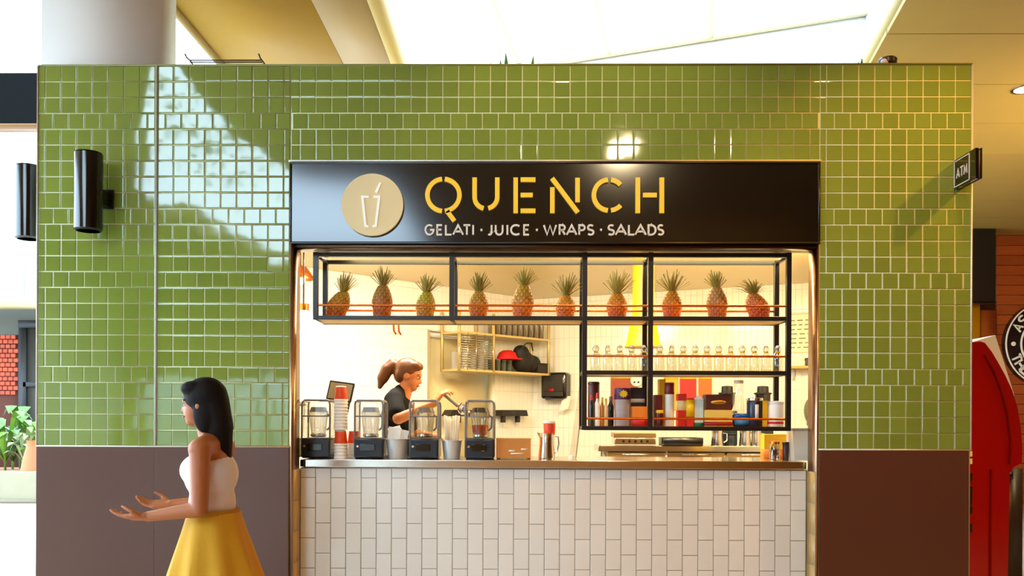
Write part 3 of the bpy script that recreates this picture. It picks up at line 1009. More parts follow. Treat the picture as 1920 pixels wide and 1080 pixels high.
carton('carton', 'cream carton with dark red base band', 'box', 1344, 50, 770, mat('cream_card3', (226, 196, 96), .5), band=(.05, .3, mat('deep_red_card', (150, 20, 24), .5)), dep=.12)
wc = carton('wooden_case', 'dark brown case with oval brass plate on top of the cream carton', 'box', 1344, 48, 740, mat('dark_walnut', (82, 34, 24), .4, var=.2, scale=6), loc=(at3(1344)[0], .27, ZS3 + tall(770) + .003), base=768, dep=.11)
MB().ell((-.002, -.057, tall(740, 768) * .5), (.05, .006, .014)).build('oval_plate', mat('brass', (200, 160, 60), 0.3, 0.8), wc)
cj = jar('cup_stack', 'crumpled stack of clear white plastic cups on the blue packet', 'cup stack', 1384, 22, 713, M_CLEAR, M_PAPER, loc=(at3(1386)[0], .29, ZS3 + tall(775)), base=775, taper=.8)
bb = thing('foil_bag', 'shiny blue bag under the clear cup stack', 'bag', at3(1388, .28))
MB().box((0, 0, tall(775) / 2), (32 / S3, .08, tall(775)), .02, seg=3).build('pouch', mat('blue_foil', (20, 90, 190), .22, .3), bb)
MB().box((0, -.041, tall(775) * .35), (26 / S3, .004, .03)).build('pouch_label', mat('light_blue_foil', (60, 150, 230), .3), bb)
dj = jar('storage_jar', 'dark blue jar with steel lid left of the white tub', 'jar', 1415, 30, 746, mat('dark_blue_label', (30, 32, 58), .3), M_STEEL, y=.27)
MB().box((.0, -30 / S3 / 2 - .001, tall(746) * .5), (.022, .006, .10)).build('jar_label', M_PAPER, dj)
carton('carton', 'narrow yellow packet beside the white tub', 'box', 1432, 9, 752, mat('yellow_card', (238, 182, 24), .5), y=.26, dep=.06)
wtb = jar('white_tub', 'white tub with red base stripe at the right end of the lowest shelf', 'tub', 1453, 32, 752, M_PAPER, mat('white_lid', (230, 226, 232), .4), y=.27)
MB().lathe([(32 / S3 / 2 * 1.005, .018), (32 / S3 / 2 * 1.01, .02), (32 / S3 / 2 * 1.01, .032), (32 / S3 / 2 * 1.005, .034)], 20).build('stripe', mat('red_card', (216, 34, 24), .5), wtb)
# ------------------------------------------------------------------ things on the worktop
SB = lambda y: F_PX / (y + DIST)


def atc(px, y=0.38):
    q = W(px, 860, y); return (q.x, y, CT)


def blender(px, label, fruit=None):
    y = 0.36
    s = SB(y)
    t = thing('blender', label, 'blender', atc(px, y), 0, 'blenders with clear hoods along the worktop')
    hw = 27.5 / s; hb = 38 / s; h = 108 / s
    b = MB().span((-hw, -.09, .004), (hw, .12, hb), .012).build('motor_base', M_NAVY, t)
    MB().span((-hw * .55, -.096, hb * .38), (hw * .45, -.088, hb * .72), .003).build('control_panel', M_BGLOSS, b)
    MB().cyl((-hw * .72, -.096, hb * .6), (-hw * .72, -.088, hb * .6), .008).build('knob', M_STEEL, b)
    MB().span((-hw * .9, -.07, 0), (hw * .9, .1, .006)).build('foot_plate', M_BLACK, b)
    f = MB()
    for yy in (-.075, .1):
        f.tube([(-hw * .95, yy, hb - .004), (-hw * .95, yy, h - .03), (-hw * .9, yy, h - .008), (-hw * .8, yy, h), (hw * .8, yy, h), (hw * .9, yy, h - .008), (hw * .95, yy, h - .03), (hw * .95, yy, hb - .004)], .0065, 8)
    for xx in (-hw * .9, hw * .9):
        f.cyl((xx, -.075, h - .008), (xx, .1, h - .008), .005, n=6)
    f.build('hood_frame', M_GREYP, t)
    MB().span((-hw * .9, -.073, hb + .002), (hw * .9, .095, h - .006), .01).build('hood', M_CLEAR, t)
    MB().span((-hw * .9, -.0775, hb + (h - hb) * .56), (hw * .9, -.0725, hb + (h - hb) * .56 + .008)).build('hood_hinge', M_GREYP, t)
    j = MB().lathe([(.042, hb + .004), (.05, hb + .02), (.066, h - .075), (.064, h - .075), (.046, hb + .025), (.038, hb + .01)], 16).build('jug', M_CLEAR, t)
    MB().cyl((0, 0, h - .078), (0, 0, h - .045), .062, .05).build('jug_lid', M_GREYP if not fruit else M_BLACK, j)
    MB().tube([(.06, 0, h - .09), (.078, 0, h - .11), (.075, 0, hb + .07), (.055, 0, hb + .05)], .007, 6).build('jug_handle', M_GREYP, j)
    MB().lathe([(.046, hb + .005), (.054, hb + .012), (.054, hb + .024), (.046, hb + .03)], 16).build('jug_collar', M_STEEL, t)
    if fruit:
        MB().lathe([(.038, hb + .032), (.050, hb + .036), (.057, hb + .085), (.03, hb + .09)], 16).build('smoothie', fruit, t)
    return t


blender(597, 'blender with clear hood second from the hatch left end, beside the cup tower')
blender(695, 'blender with clear hood between the cup tower and the first steel tub')
blender(797, 'blender with clear hood in front of the woman in black')
blender(900, 'rightmost hooded blender with red fruit in its jug', mat('red_smoothie', (170, 40, 26), .3))
# part of one more machine at the jamb
t = thing('coffee_grinder', 'dark appliance with white side, half hidden by the left jamb', 'appliance', atc(556, .45))
MB().span((-.05, -.09, .0), (.03, .1, .13), .01).build('base', M_NAVY, t)
MB().lathe([(.04, .13), (.045, .16), (.06, .34), (.05, .35)], 16).build('hopper', M_CLEAR, t)
MB().lathe([(.062, .35), (.064, .356), (.05, .375), (.02, .38)], 16).build('lid', M_GREYP, t)
MB().span((-.005, -.11, .16), (.028, -.06, .26), .004).build('side_panel', M_PAPER, t)


# ---- inverted paper cups, nested into towers
def paper_cup(loc, label, m=None):
    t = thing('paper_cup', label, 'cup', loc, 0, 'orange printed paper cups in the tower')
    MB().lathe([(.046, 0), (.0475, .004), (.0455, .009), (.044, .010), (.034, .095), (.030, .098)], 20).build('cup_wall', M_PAPER, t)
    if m:
        pr = MB().lathe([(.0447, .012), (.0449, .013), (.0358, .090), (.0354, .091)], 20).build('print', m, t)
    return t


y = .33
s = SB(y)
zc = CT
cups = [None]
def tower(px, y, segs, words):
    q = W(px, 860, y)
    z = CT
    n = 0
    for (count, tag_) in segs:
        for i in range(count):
            last = i == count - 1
            lab = ('orange printed paper cup %s %s' % (tag_, words)) if last else 'white paper cup rim, %s up %s %s' % (ORD[i], tag_.replace('topping', 'in').replace('closing', 'in'), words)
            paper_cup((q.x, y, z), lab, M_ORANGE if last else None)
            z += .0215 if not last else .1005


tower(639, .33, [(5, 'closing the lower stack'), (10, 'topping the upper stack')], 'of the cup tower')
tower(664, .42, [(5, 'topping the short stack')], 'behind the cup tower')


def steel_tub(px, w, top, label):
    y = .35; s = SB(y)
    t = thing('steel_tub', label, 'tub', atc(px, y))
    r = w / s / 2; h = (860 - top) / s
    MB().lathe([(r * .76, 0), (r * .80, .004), (r * .98, h - .004), (r * 1.06, h - .002), (r * 1.06, h + .002), (r * .95, h), (r * .76, .01), (0, .008)], 24).build('tub_wall', mat('satin_tub', (206, 204, 200), .42, .35), t)
    return t, r, h


_, r1, h1 = steel_tub(745, 44, 824, 'steel tub holding folded white napkins')
nb = atc(745, .35)
for i, (dx, rz, dz) in enumerate(((-.022, .10, .14), (.0, -.25, .145), (.018, .2, .125), (-.008, .35, .11))):
    tt = thing('napkin', 'folded white napkin in the steel tub, %s of four from its left' % ['first', 'third', 'fourth', 'second'][i], 'napkin', (nb[0] + dx, nb[1] + .012 * (i - 1.5), CT + .012), 0, 'napkins in the tub')
    MB().box((0, 0, dz / 2 + .03), (.085, .006, dz + .05), .002, rot=Matrix.Rotation(rz, 3, 'Y')).build('fold', M_PAPER, tt)
    MB().box((0, .005, dz / 2 + .025), (.083, .004, dz + .04), .001, rot=Matrix.Rotation(rz, 3, 'Y')).build('inner_fold', M_PAPER, tt)
steel_tub(847, 38, 826, 'steel tub packed with white paper straws')
sb_ = atc(847, .35)
k = 0
for j in range(3):
    for i in range(6):
        k += 1
        o_ = MB().cyl((0, 0, 0), (random.uniform(-.012, .012) + (i - 2.5) * .006, random.uniform(-.008, .008), .265 + random.uniform(-.012, .012)), .0055, n=8).build(
            'paper_straw', mat('straw_paper', (240, 230, 208), .6, objvar=.06), None, (sb_[0] + (i - 2.5) * .0135, sb_[1] + (j - 1) * .016, CT + .012))
        tag(o_, 'pale paper straw in the %s row of the straw tub, %s from left' % (['front', 'middle', 'back'][j], ORD[i]), 'straw', 'straws in the steel tub')

# box with copper face
wb_ = thing('card_box', 'tan card box with printed lines between blender and steel jug', 'box', atc(963, .40))
s = SB(.4)
MB().span((-32 / s, -.09, .006), (32 / s, .09, 37 / s), .004).build('box_body', mat('orange_kraft', (200, 128, 50), .5, var=.1), wb_)
MB().span((-32.5 / s, -.092, 36 / s), (32.5 / s, .092, 39 / s), .002).build('lid', M_KRAFT, wb_)
for (x, w_, z) in ((-3, 12, 14), (20, 12, 17), (8, 26, 9)):
    MB().span(((x - w_ / 2) / s, -.0925, z / s), ((x + w_ / 2) / s, -.09, (z + 2.5) / s)).build('print_line', M_PAPER, wb_)
for x in (-28, 28):
    MB().span(((x - 3) / s, -.08, 0), ((x + 3) / s, .08, .008)).build('foot', M_COPPER, wb_)

# steel jug holding a printed cup
jg = thing('steel_jug', 'polished steel milk jug with an orange cup in it', 'jug', atc(1025, .38))
h = 48 / SB(.38)
MB().lathe([(.052, 0), (.056, .006), (.048, h * .6), (.046, h * .9), (.05, h), (.047, h), (.043, h * .9), (.045, h * .6), (.05, .01), (0, .008)], 24).build('jug_wall', M_STEEL, jg)
MB().tube([(.046, 0, h * .9), (.075, 0, h * .86), (.08, 0, h * .6), (.07, 0, h * .3), (.05, 0, h * .22)], .005, 8).build('handle', M_STEEL, jg)
MB().prism([(-.05, h), (-.066, h + .006), (-.046, h * .8)], -.012, .012).build('spout', M_STEEL, jg, smooth=False)
uc = thing('paper_cup', 'orange printed paper cup standing in the steel jug', 'cup', (atc(1030, .38)[0], .38, CT + .012))
MB().lathe([(.03, .0), (.036, .15), (.0405, .232), (.043, .236), (.041, .24), (.038, .24), (.028, .004)], 20).build('cup_wall', M_PAPER, uc)
MB().lathe([(.0366, .15), (.0369, .151), (.0402, .225), (.0398, .226)], 20).build('print', M_ORANGE, uc)
MB().cyl((0.012, -.042, .19), (0.012, -.036, .19), .013, n=16).build('round_print', mat('red_card', (216, 34, 24), .5), uc)

# leaning clear guard with steel edge, its base on the worktop
gd = thing('sneeze_guard', 'tall narrow clear guard with pale edge standing left of the lower shelf', 'guard', atc(1076, .42))
s = SB(.42)
MB().prism([(-9 / s, 0), (4 / s, 0), (20 / s, 150 / s), (13 / s, 165 / s)], -.004, .004).build('clear_sheet', M_CLEAR, gd, smooth=False)
MB().tube([(4 / s, 0, .004), (20 / s, 0, 150 / s), (16 / s, 0, 165 / s)], .004, 6).build('edge_rod', M_STEEL, gd)
MB().cyl((-4 / s, 0, 0), (-4 / s, 0, .022), .02, n=16).build('foot', M_PAPER, gd)

# right end of the worktop
yb_ = carton('carton', 'yellow tea carton at the right end of the worktop', 'box', 1452, 44, 815, mat('yellow_card4', (234, 186, 40), .5), loc=(W(1450, 860, .62).x, .62, CT), base=862, dep=.1, band=(0, .4, mat('orange_card', (236, 130, 30), .5)))
jr = thing('snack_jar', 'small glass jar of dark and white sweets by the pale bin', 'jar', atc(1452, .42))
MB().lathe([(.03, 0), (.036, .006), (.036, .09), (.03, .105)], 18).build('glass_wall', M_GLASS, jr)
MB().lathe([(.031, .104), (.034, .106), (.034, .122), (.03, .124)], 18).build('lid', M_COPPER, jr)
sw = MB()
for i in range(40):
    a = random.random() * 6.28; r = random.random() ** .5 * .027
    sw.ell((r * math.cos(a), r * math.sin(a), .012 + random.random() * .07), (.008, .008, .008), u=6, v=4)
q = sw.build('sweets', mat('cocoa', (70, 40, 28), .5, var=.8, scale=60), jr); q['kind'] = 'stuff'
dt = thing('spice_tin', 'small dark tin between the sweet jar and pale bin', 'tin', atc(1473, .40))
MB().lathe([(.018, 0), (.02, .003), (.02, .11), (.018, .113)], 16).build('body', mat('dark_tin', (60, 26, 22), .35), dt)
MB().lathe([(.0205, .1), (.0215, .102), (.0215, .118), (.018, .12)], 16).build('lid', M_BLACK, dt)
pb = thing('plastic_bin', 'large pale grey plastic bin at the right jamb', 'bin', atc(1503, .36))
s = SB(.36)
MB().prism([(-19 / s, 0), (19 / s, 0), (23 / s, 57 / s), (-23 / s, 57 / s)], -.07, .07).build('bin_wall', mat('pale_grey_plastic', (206, 200, 190), .4), pb, smooth=False)
MB().span((-25 / s, -.08, 55 / s), (25 / s, .08, 60 / s), .004).build('rim', mat('grey_plastic_rim', (150, 146, 140), .4), pb)

# till screen on its stand
ts = thing('till_screen', 'tilted till screen with dark frame behind the cup tower', 'screen', atc(638, .62))
s = SB(.62)
R = Matrix.Rotation(math.radians(-18), 3, 'X') @ Matrix.Rotation(math.radians(8), 3, 'Y')
MB().box((0, 0, 122 / s), (48 / s, .02, 38 / s), .005, rot=R).build('screen_frame', M_BLACK, ts)
MB().box((0, -.011, 122 / s), (42 / s, .008, 32 / s), .001, rot=R).build('display', mat('beige_display', (176, 164, 136), .15), ts)
MB().box((0, .03, 55 / s), (.05, .03, 112 / s), .004, rot=Matrix.Rotation(math.radians(12), 3, 'Y')).build('stand', M_BLACK, ts)
MB().span((-.08, -.06, 0), (.1, .1, .02), .004).build('base', M_BLACK, ts)

# ------------------------------------------------------------------ back of the kiosk
# workbench along the right-hand back
bz = W(1300, 836, 1.9).z
x0, x1 = W(1122, 840, 1.9).x, W(1490, 840, 1.9).x
wbn = thing('workbench', 'stainless workbench with drawers at the back right of the kiosk', 'bench', ((x0 + x1) / 2, 2.1, KF))
hw = (x1 - x0) / 2
MB().span((-hw, -.2, bz - KF - .05), (hw, .25, bz - KF), .004).build('bench_top', M_STEEL, wbn)
MB().span((-hw + .06, -.17, bz - KF - .16), (hw - .03, .22, bz - KF - .05)).build('apron', M_STEEL, wbn)
for i in range(3):
    a = -hw + .08 + i * (2 * hw - .14) / 3; b = a + (2 * hw - .14) / 3 - .02
    dw_ = MB().span((a, -.185, bz - KF - .155), (b, -.165, bz - KF - .06), .003).build('drawer', mat('bench_drawer', (170, 140, 90), .3, .7), wbn)
    MB().cyl(((a + b) / 2 - .12, -.2, bz - KF - .075), ((a + b) / 2 + .12, -.2, bz - KF - .075), .006, n=8).build('handle', M_STEEL, dw_)
for sx_ in (-hw + .08, hw - .08):
    for yy in (-.16, .2):
        MB().span((sx_ - .025, yy - .02, 0), (sx_ + .025, yy + .02, bz - KF - .05)).build('leg', M_STEEL, wbn)
BZ = bz


def atb(px, y=2.0):
    q = W(px, 830, y); return (q.x, y, BZ)


sk = F_PX / (2.0 + DIST)
cm = thing('contact_grill', 'steel contact grill with dial row on the back workbench', 'grill', atb(1188))
MB().span((-38 / sk, -.12, 0.01), (38 / sk, .12, 14 / sk), .006).build('grill_base', M_STEEL, cm)
MB().span((-40 / sk, -.13, 15 / sk), (38 / sk, .12, 24 / sk), .006).build('grill_lid', mat('warm_steel', (190, 160, 110), .3, .9), cm)
for i in range(5):
    MB().cyl((-.1 + i * .05, -.125, 8 / sk), (-.1 + i * .05, -.112, 8 / sk), .011, n=12).build('dial', M_BLACK, cm)
tr = thing('baking_tray', 'black baking tray with raised rim on the back workbench', 'tray', atb(1276, 1.98))
MB().span((-36 / sk, -.14, 0), (36 / sk, .14, 4 / sk), .004).build('tray_floor', M_BLACK, tr)
for a, b in (((-36 / sk, -.14, 4 / sk), (36 / sk, -.125, 15 / sk)), ((-36 / sk, .125, 4 / sk), (36 / sk, .14, 15 / sk)), ((-36 / sk, -.12, 4 / sk), (-33 / sk, .12, 15 / sk)), ((33 / sk, -.12, 4 / sk), (36 / sk, .12, 15 / sk))):
    MB().span(a, b).build('tray_side', M_FRAME, tr)


def mug(px, w, hpx, label, m=M_STEEL):
    t = thing('milk_jug', label, 'jug', atb(px, 1.97), 0, 'steel jugs on the back workbench')
    r = w / sk / 2; h = hpx / sk
    MB().lathe([(r, 0), (r * 1.02, .005), (r * .86, h * .7), (r * .92, h), (r * .85, h), (r * .8, h * .7), (r * .9, .01), (0, .008)], 18).build('jug_wall', m, t)
    MB().tube([(r * .9, 0, h * .85), (r * 1.5, 0, h * .8), (r * 1.5, 0, h * .35), (r * .98, 0, h * .22)], .006, 6).build('handle', m, t)


mug(1345, 24, 28, 'steel milk jug on the back workbench, left of the dark tub')
mug(1397, 22, 28, 'steel milk jug on the back workbench, right of the dark tub')
mug(1418, 20, 28, 'steel milk jug nearest the yellow carton on the back workbench')
jar('dark_tub', 'dark tub between two steel jugs on the back workbench', 'tub', 1372, 22, 806, M_NAVY, M_BLACK, loc=atb(1371), base=836)
# coffee grinders with black hoppers rising behind the shelf
for px, lab in ((1363, 'coffee grinder with black hopper behind the wooden case'), (1430, 'coffee grinder with black hopper behind the dark blue jar')):
    t = thing('coffee_grinder', lab, 'grinder', atb(px, 2.16), 0, 'coffee grinders on the back workbench')
    MB().span((-.07, -.09, 0), (.07, .09, .30), .01).build('grinder_body', M_NAVY, t)
    MB().lathe([(.03, .30), (.045, .31), (.062, .36), (.066, .44), (.06, .445)], 18).build('hopper', M_BGLOSS, t)
    MB().lathe([(.070, .44), (.076, .445), (.076, .455), (.05, .46), (.048, .51), (.03, .515)], 18).build('hopper_lid', M_BLACK, t)
    MB().tube([(0, -.09, .16), (0, -.15, .15)], .012, 8).build('spout', M_BLACK, t)
# menu boards on the back wall
for px, w_, z0, z1, cl, lab in ((1290, 30, 768, 706, (206, 34, 22), 'red poster panel on the back wall, left of the orange one'),
                                (1322, 24, 766, 704, (228, 110, 26), 'orange poster panel on the back wall beside a red one'),
                                (1258, 26, 768, 706, (236, 178, 30), 'yellow poster panel on the back wall behind the red jars')):
    p, rz = on_wall(WB, px, 737, .02)
    t = thing('poster', lab, 'poster', (p.x, p.y, p.z), rz)
    s_ = wscale(p)
    MB().box((0, 0, 0), (w_ / s_ * 1.02, .012, (z0 - z1) / s_), .002).build('poster_board', mat('poster_%d' % px, cl, .5), t)
    MB().box((0, -.007, (z0 - z1) / s_ * .45), (w_ / s_ * 1.02, .006, .02)).build('poster_strip', M_GOLD, t)
p, rz = on_wall(WB, 1170, 735, .02)
t = thing('poster', 'brown poster panel on the back wall behind the grey canister', 'poster', (p.x, p.y, p.z), rz)
MB().box((0, 0, 0), (.30, .012, .36), .002).build('poster_board', mat('poster_brown', (166, 70, 30), .5), t)
MB().box((0, -.007, .16), (.30, .006, .03)).build('poster_strip', M_GOLD, t)
p, rz = on_wall(WB, 1194, 713, .03)
t = thing('wall_plaque', 'round white wall plaque with two dark dots near the bottom', 'plaque', (p.x, p.y, p.z), rz)
MB().cyl((0, -.012, 0), (0, .012, 0), .066, n=28).build('plate', M_PAPER, t)
for x in (-.022, .022):
    MB().cyl((x, -.016, -.022), (x, -.010, -.022), .011, n=12).build('dot', M_BLACK, t)
# yellow hanging fabric column
p = W(1206, 650, 2.2); sc = F_PX / (2.2 + DIST)
t = thing('yellow_hanging', 'tall yellow cone shaped hanging shade flaring above the bottles', 'shade', (p.x, p.y, p.z))
MB().lathe([(.155, .0), (.15, .02), (.115, .2), (.098, .24), (.094, .5), (.094, KC - p.z - .01)], 28).build('shade', M_YELLOW, t)
MB().lathe([(.16, -.008), (.162, .0), (.16, .008)], 28).build('hem', mat('deep_yellow', (226, 160, 10), .4), t)

# wall rack with glasses, over the doorway
pa, rz = on_wall(WA, 825, 700, .02); pb_, _ = on_wall(WA, 996, 700, .02)
mid = (pa + pb_) / 2; L_ = (pb_ - pa).length
rk = thing('glass_rack', 'pale metal rack with wire end and two shelves over the doorway', 'rack', (mid.x, mid.y, mid.z), rz)
zt = WA.hit(910, 628).z - mid.z
z1_ = WA.hit(910, 634).z - mid.z
M_RACK = mat('cream_rack', (222, 196, 130), .4, .3)
hl = L_ / 2
for z in (0.0, z1_):
    MB().span((-hl, -.30, z - .012), (hl, -.0, z + .012), .003).build('shelf', M_RACK, rk)
for x in (-hl + .01, -hl * .28, hl - .02):
    for y in (-.29, -.02):
        MB().span((x - .012, y - .012, -.01), (x + .012, y + .012, z1_ + .22)).build('upright', M_RACK, rk)
wg = MB()
for i in range(15):
    z = .02 + i * (z1_ - .04) / 14
    wg.cyl((-hl, -.30, z), (-hl * .3, -.30, z), .004, n=5)
for i in range(5):
    x = -hl + i * (hl * .7) / 4
    wg.cyl((x, -.30, 0), (x, -.30, z1_), .004, n=5)
wg.build('wire_grid', M_STEEL, rk)
RK = Matrix.Translation(rk.location) @ Matrix.Rotation(rz, 4, 'Z')
M_TUMB = mat('smoky_tumbler', (150, 140, 124), .15, .6)
for i in range(10):
    c = RK @ Vector((-hl * .2 + i * (hl * 1.12 / 9), -.2, z1_ + .0125))
    t = thing('steel_tumbler', 'tall smoky tumbler on top of the wall rack, %s from the left' % ORD[i], 'tumbler', c, rz, 'tumblers on the rack top')
    MB().lathe([(.03, 0), (.033, .004), (.040, .17), (.038, .172), (.031, .008), (0, .006)], 14).build('tumbler_wall', M_TUMB, t)
    MB().lathe([(.0405, .166), (.042, .168), (.0405, .174)], 14).build('rim', M_STEEL, t)
for i in range(4):
    c = RK @ Vector((-hl * .2 + i * .085, -.2, .0125))
    t = thing('water_glass', 'dark water glass on the rack lower shelf, %s from the left' % ORD[i], 'glass', c, rz, 'glasses on the rack lower shelf')
    MB().lathe([(.03, 0), (.034, .004), (.038, .12), (.036, .122), (.03, .008), (0, .006)], 14).build('glass_wall', mat('dark_glass', (70, 72, 60), .15), t)
    MB().lathe([(.0385, .117), (.0395, .119), (.0385, .123)], 14).build('rim', M_STEEL, t)
for i in range(4):
    c = RK @ Vector((-hl * .9 + i * .12, -.16, .0125))
    t = thing('water_glass', 'pale beaker behind the wire end of the rack, %s from the left' % ORD[i], 'glass', c, rz, 'beakers behind the rack wire')
    MB().lathe([(.035, 0), (.04, .004), (.046, .18), (.044, .182), (.036, .008), (0, .006)], 14).build('glass_wall', mat('grey_beaker', (170, 164, 150), .2), t)
    MB().lathe([(.0465, .177), (.0475, .179), (.0465, .183)], 14).build('rim', M_STEEL, t)
c = RK @ Vector((hl * .12, -.22, .138))
t = thing('baseball_cap', 'red cap lying on the glasses of the wall rack', 'cap', c, rz)
MB().lathe([(.11, .0), (.108, .03), (.09, .075), (.05, .1), (0, .105)], 20).build('crown', mat('red_cloth', (210, 20, 22), .7), t)
MB().slab([(-.02 + .15 * math.cos(a) * 1, -.05 + .13 * math.sin(a)) for a in [PI * 1.0 + PI * k / 10 for k in range(11)]], .0, .012).build('peak', mat('red_cloth', (210, 20, 22), .7), t)
c = RK @ Vector((hl * .55, -.2, .013))
t = thing('black_bag', 'lumpy black bag slumped on the lower rack shelf beside the red cap', 'bag', c, rz)
bl = MB()
bl.ell((-.03, 0, .12), (.15, .1, .125)); bl.ell((-.06, 0, .22), (.10, .08, .08)); bl.ell((.11, 0, .10), (.11, .09, .10))
o_ = bl.build('bag_body', mat('black_cloth', (22, 20, 20), .6, bump=.6, scale=14), t)
rm = o_.modifiers.new('merge', 'REMESH'); rm.mode = 'VOXEL'; rm.voxel_size = .018; rm.use_smooth_shade = True
MB().tube([(-.12, -.05, .24), (-.08, -.1, .31), (0, -.1, .32), (.06, -.06, .24)], .008, 6).build('strap', mat('black_strap', (30, 24, 24), .5), t)
c = RK @ Vector((hl * .86, -.18, .013))
t = thing('black_crate', 'low dark crate at the right end of the rack', 'crate', c, rz)
MB().span((-.09, -.11, 0), (.09, .11, .1), .004).build('crate_body', mat('dark_crate', (46, 36, 28), .6), t)
MB().span((-.095, -.115, .095), (.095, .115, .11), .003).build('rim', M_BLACK, t)

# paper towel dispenser
p, rz = on_wall(WB, 1048, 724, .0)
s_ = wscale(p)
t = thing('towel_dispenser', 'black rounded towel dispenser with red badge on the back wall', 'dispenser', (p.x, p.y, p.z), rz)
w_, h_ = 50 / s_, 49 / s_
MB().box((0, -.09, 0), (w_, .17, h_), .03, seg=3).build('housing', M_BGLOSS, t)
MB().box((0, -.178, .02), (w_ * .8, .01, h_ * .6), .004).build('window', mat('smoked_plastic', (30, 26, 26), .1), t)
MB().box((-.02, -.186, -.05), (.07, .006, .035)).build('badge', mat('dark_red_badge', (150, 14, 20), .4), t)
MB().box((0, -.09, -h_ / 2 - .004), (w_ * .7, .1, .02)).build('paper_slot', M_GREYP, t)
t2_ = thing('paper_towel', 'white paper towel hanging from the black dispenser', 'towel', t.matrix_basis @ Vector((.10, -.12, -h_ / 2 - .14)), rz)
MB().prism([(-.05, .0), (.06, .03), (.09, .17), (.0, .17)], -.005, .005).build('sheet', M_PAPER, t2_, smooth=False)
# black bracket taps on the back wall
for px, w_, lab, wall in ((850, 60, 'long black bracket shelf behind the straws', WA), (934, 26, 'small black bracket just right of the red fruit blender', WB), (961, 36, 'black flared tap head on a short stem over the card box', WB)):
    p, rz = on_wall(WA, px, 775, .0)
    s_ = wscale(p)
    t = thing('wall_bracket', lab, 'bracket', (p.x, p.y, p.z), rz)
    w2 = w_ / s_ / 2
    MB().prism([(-w2, -.03), (w2, -.03), (w2 * .8, .035), (-w2 * .7, .035)], -.14, -.0).build('hood', M_FRAME, t, smooth=False)
    MB().cyl((0, -.08, -.10), (0, -.08, -.02), .03, n=14).build('stem', M_BLACK, t)
# orange hook rail
p, rz = on_wall(WA, 740, 612, .0)
t = thing('wall_hook', 'orange double hook hanging high on the cream back wall', 'hook', (p.x, p.y, p.z), rz)
MB().tube([(-.03, -.02, .05), (-.03, -.03, -.05), (-.03, -.06, -.08)], .009, 8).build('prong', M_COPPER, t)
MB().tube([(.03, -.02, .05), (.03, -.03, -.05), (.03, -.06, -.08)], .009, 8).build('prong', M_COPPER, t)
MB().span((-.05, -.022, .05), (.05, -.0, .08), .004).build('back_plate', mat('orange_paint', (226, 120, 50), .4), t)
# whiteboard, shelf and soap on the back wall beside the right jamb
p = WB.hit(1512, 625, .0)
t = thing('notice_board', 'pale notice board with faint handwriting beside the right jamb', 'board', (p.x, p.y, p.z), WB.rz)
MB().box((0, -.012, 0), (.36, .02, .38), .002).build('board', mat('pale_board', (232, 226, 200), .4), t)
MB().box((0, -.02, .20), (.38, .03, .02)).build('frame', M_WHITE, t)
rw = random.Random(3)
wr_ = MB()
for i in range(7):
    x = -.15
    while x < .12:
        ww = rw.uniform(.03, .07)
        wr_.box((x + ww / 2, -.0235, .13 - i * .045), (ww, .002, .010)); x += ww + .025
q = wr_.build('handwriting', mat('marker_ink', (140, 136, 112), .6), t); q['kind'] = 'stuff'
p = WB.hit(1512, 690, .0)
t = thing('wall_shelf', 'small timber shelf on the back wall under the notice board', 'shelf', (p.x, p.y, p.z), WB.rz)
MB().box((0, -.10, 0), (.34, .19, .025), .003).build('board', M_SHELF, t)
for x in (-.12, .12):
    MB().prism([(x - .012, -.012), (x + .012, -.012), (x + .012, -.12), (x - .012, -.12)], -.02, -.004).build('bracket', M_STEEL, t, smooth=False)
tp = Matrix.Translation(t.location) @ Matrix.Rotation(WB.rz, 4, 'Z') @ Vector((-.03, -.1, .0125))
t = thing('tape_gun', 'black and white tape gun on the small wall shelf', 'tape gun', tp, WB.rz)
MB().lathe([(.02, 0), (.04, .002), (.04, .05), (.02, .052)], 18).build('roll', M_PAPER, t)
MB().box((.07, 0, .04), (.09, .05, .08), .012).build('grip', M_BLACK, t)
p = WB.hit(1520, 770, .0)
t = thing('soap_dispenser', 'rounded green grey soap dispenser low on the back wall by the jamb', 'dispenser', (p.x, p.y, p.z), WB.rz)
MB().ell((0, -.05, 0), (.06, .055, .12)).build('housing', mat('sage_plastic', (120, 124, 96), .35), t)
MB().span((-.03, -.07, -.15), (.03, -.02, -.08), .008).build('nozzle', M_GREYP, t)
# ------------------------------------------------------------------ fittings on the front
def wall_light(px, py, w, y, label, rz=0.0, wallx=None):
    q = W(px, py, y)
    t = thing('wall_light', label, 'wall light', (q.x, y, q.z), rz)
    r = .083; h = .472
    MB().lathe([(r * .9, -h / 2), (r, -h / 2 + .006), (r, h / 2 - .006), (r * .9, h / 2)], 32).build('tube', M_BGLOSS, t)
    MB().lathe([(r * .86, h / 2 - .001), (r * .93, h / 2 + .003), (r * .80, h / 2 + .003), (r * .80, h / 2 - .001)], 32).build('end_ring', M_BLACK, t)
    MB().lathe([(r * .86, -h / 2 - .003), (r * .93, -h / 2 + .001), (r * .80, -h / 2 + .001), (r * .80, -h / 2 - .003)], 32).build('end_ring', M_BLACK, t)
    return t


t = wall_light(166, 360, 50, -.155, 'black cylinder wall light on the green tiles of the front')
MB().span((-.01, .05, -.06), (.065, .147, .03), .003).build('bracket', M_BLACK, t)
MB().span((.02, .135, -.07), (.09, .147, .05), .003).build('back_plate', M_BLACK, t)
t = wall_light(54, 380, 50, .20, 'black cylinder wall light on the left flank, half behind the green corner')
MB().span((.06, -.04, -.04), (XL - t.location.x, .04, .04), .003).build('bracket', M_BLACK, t)

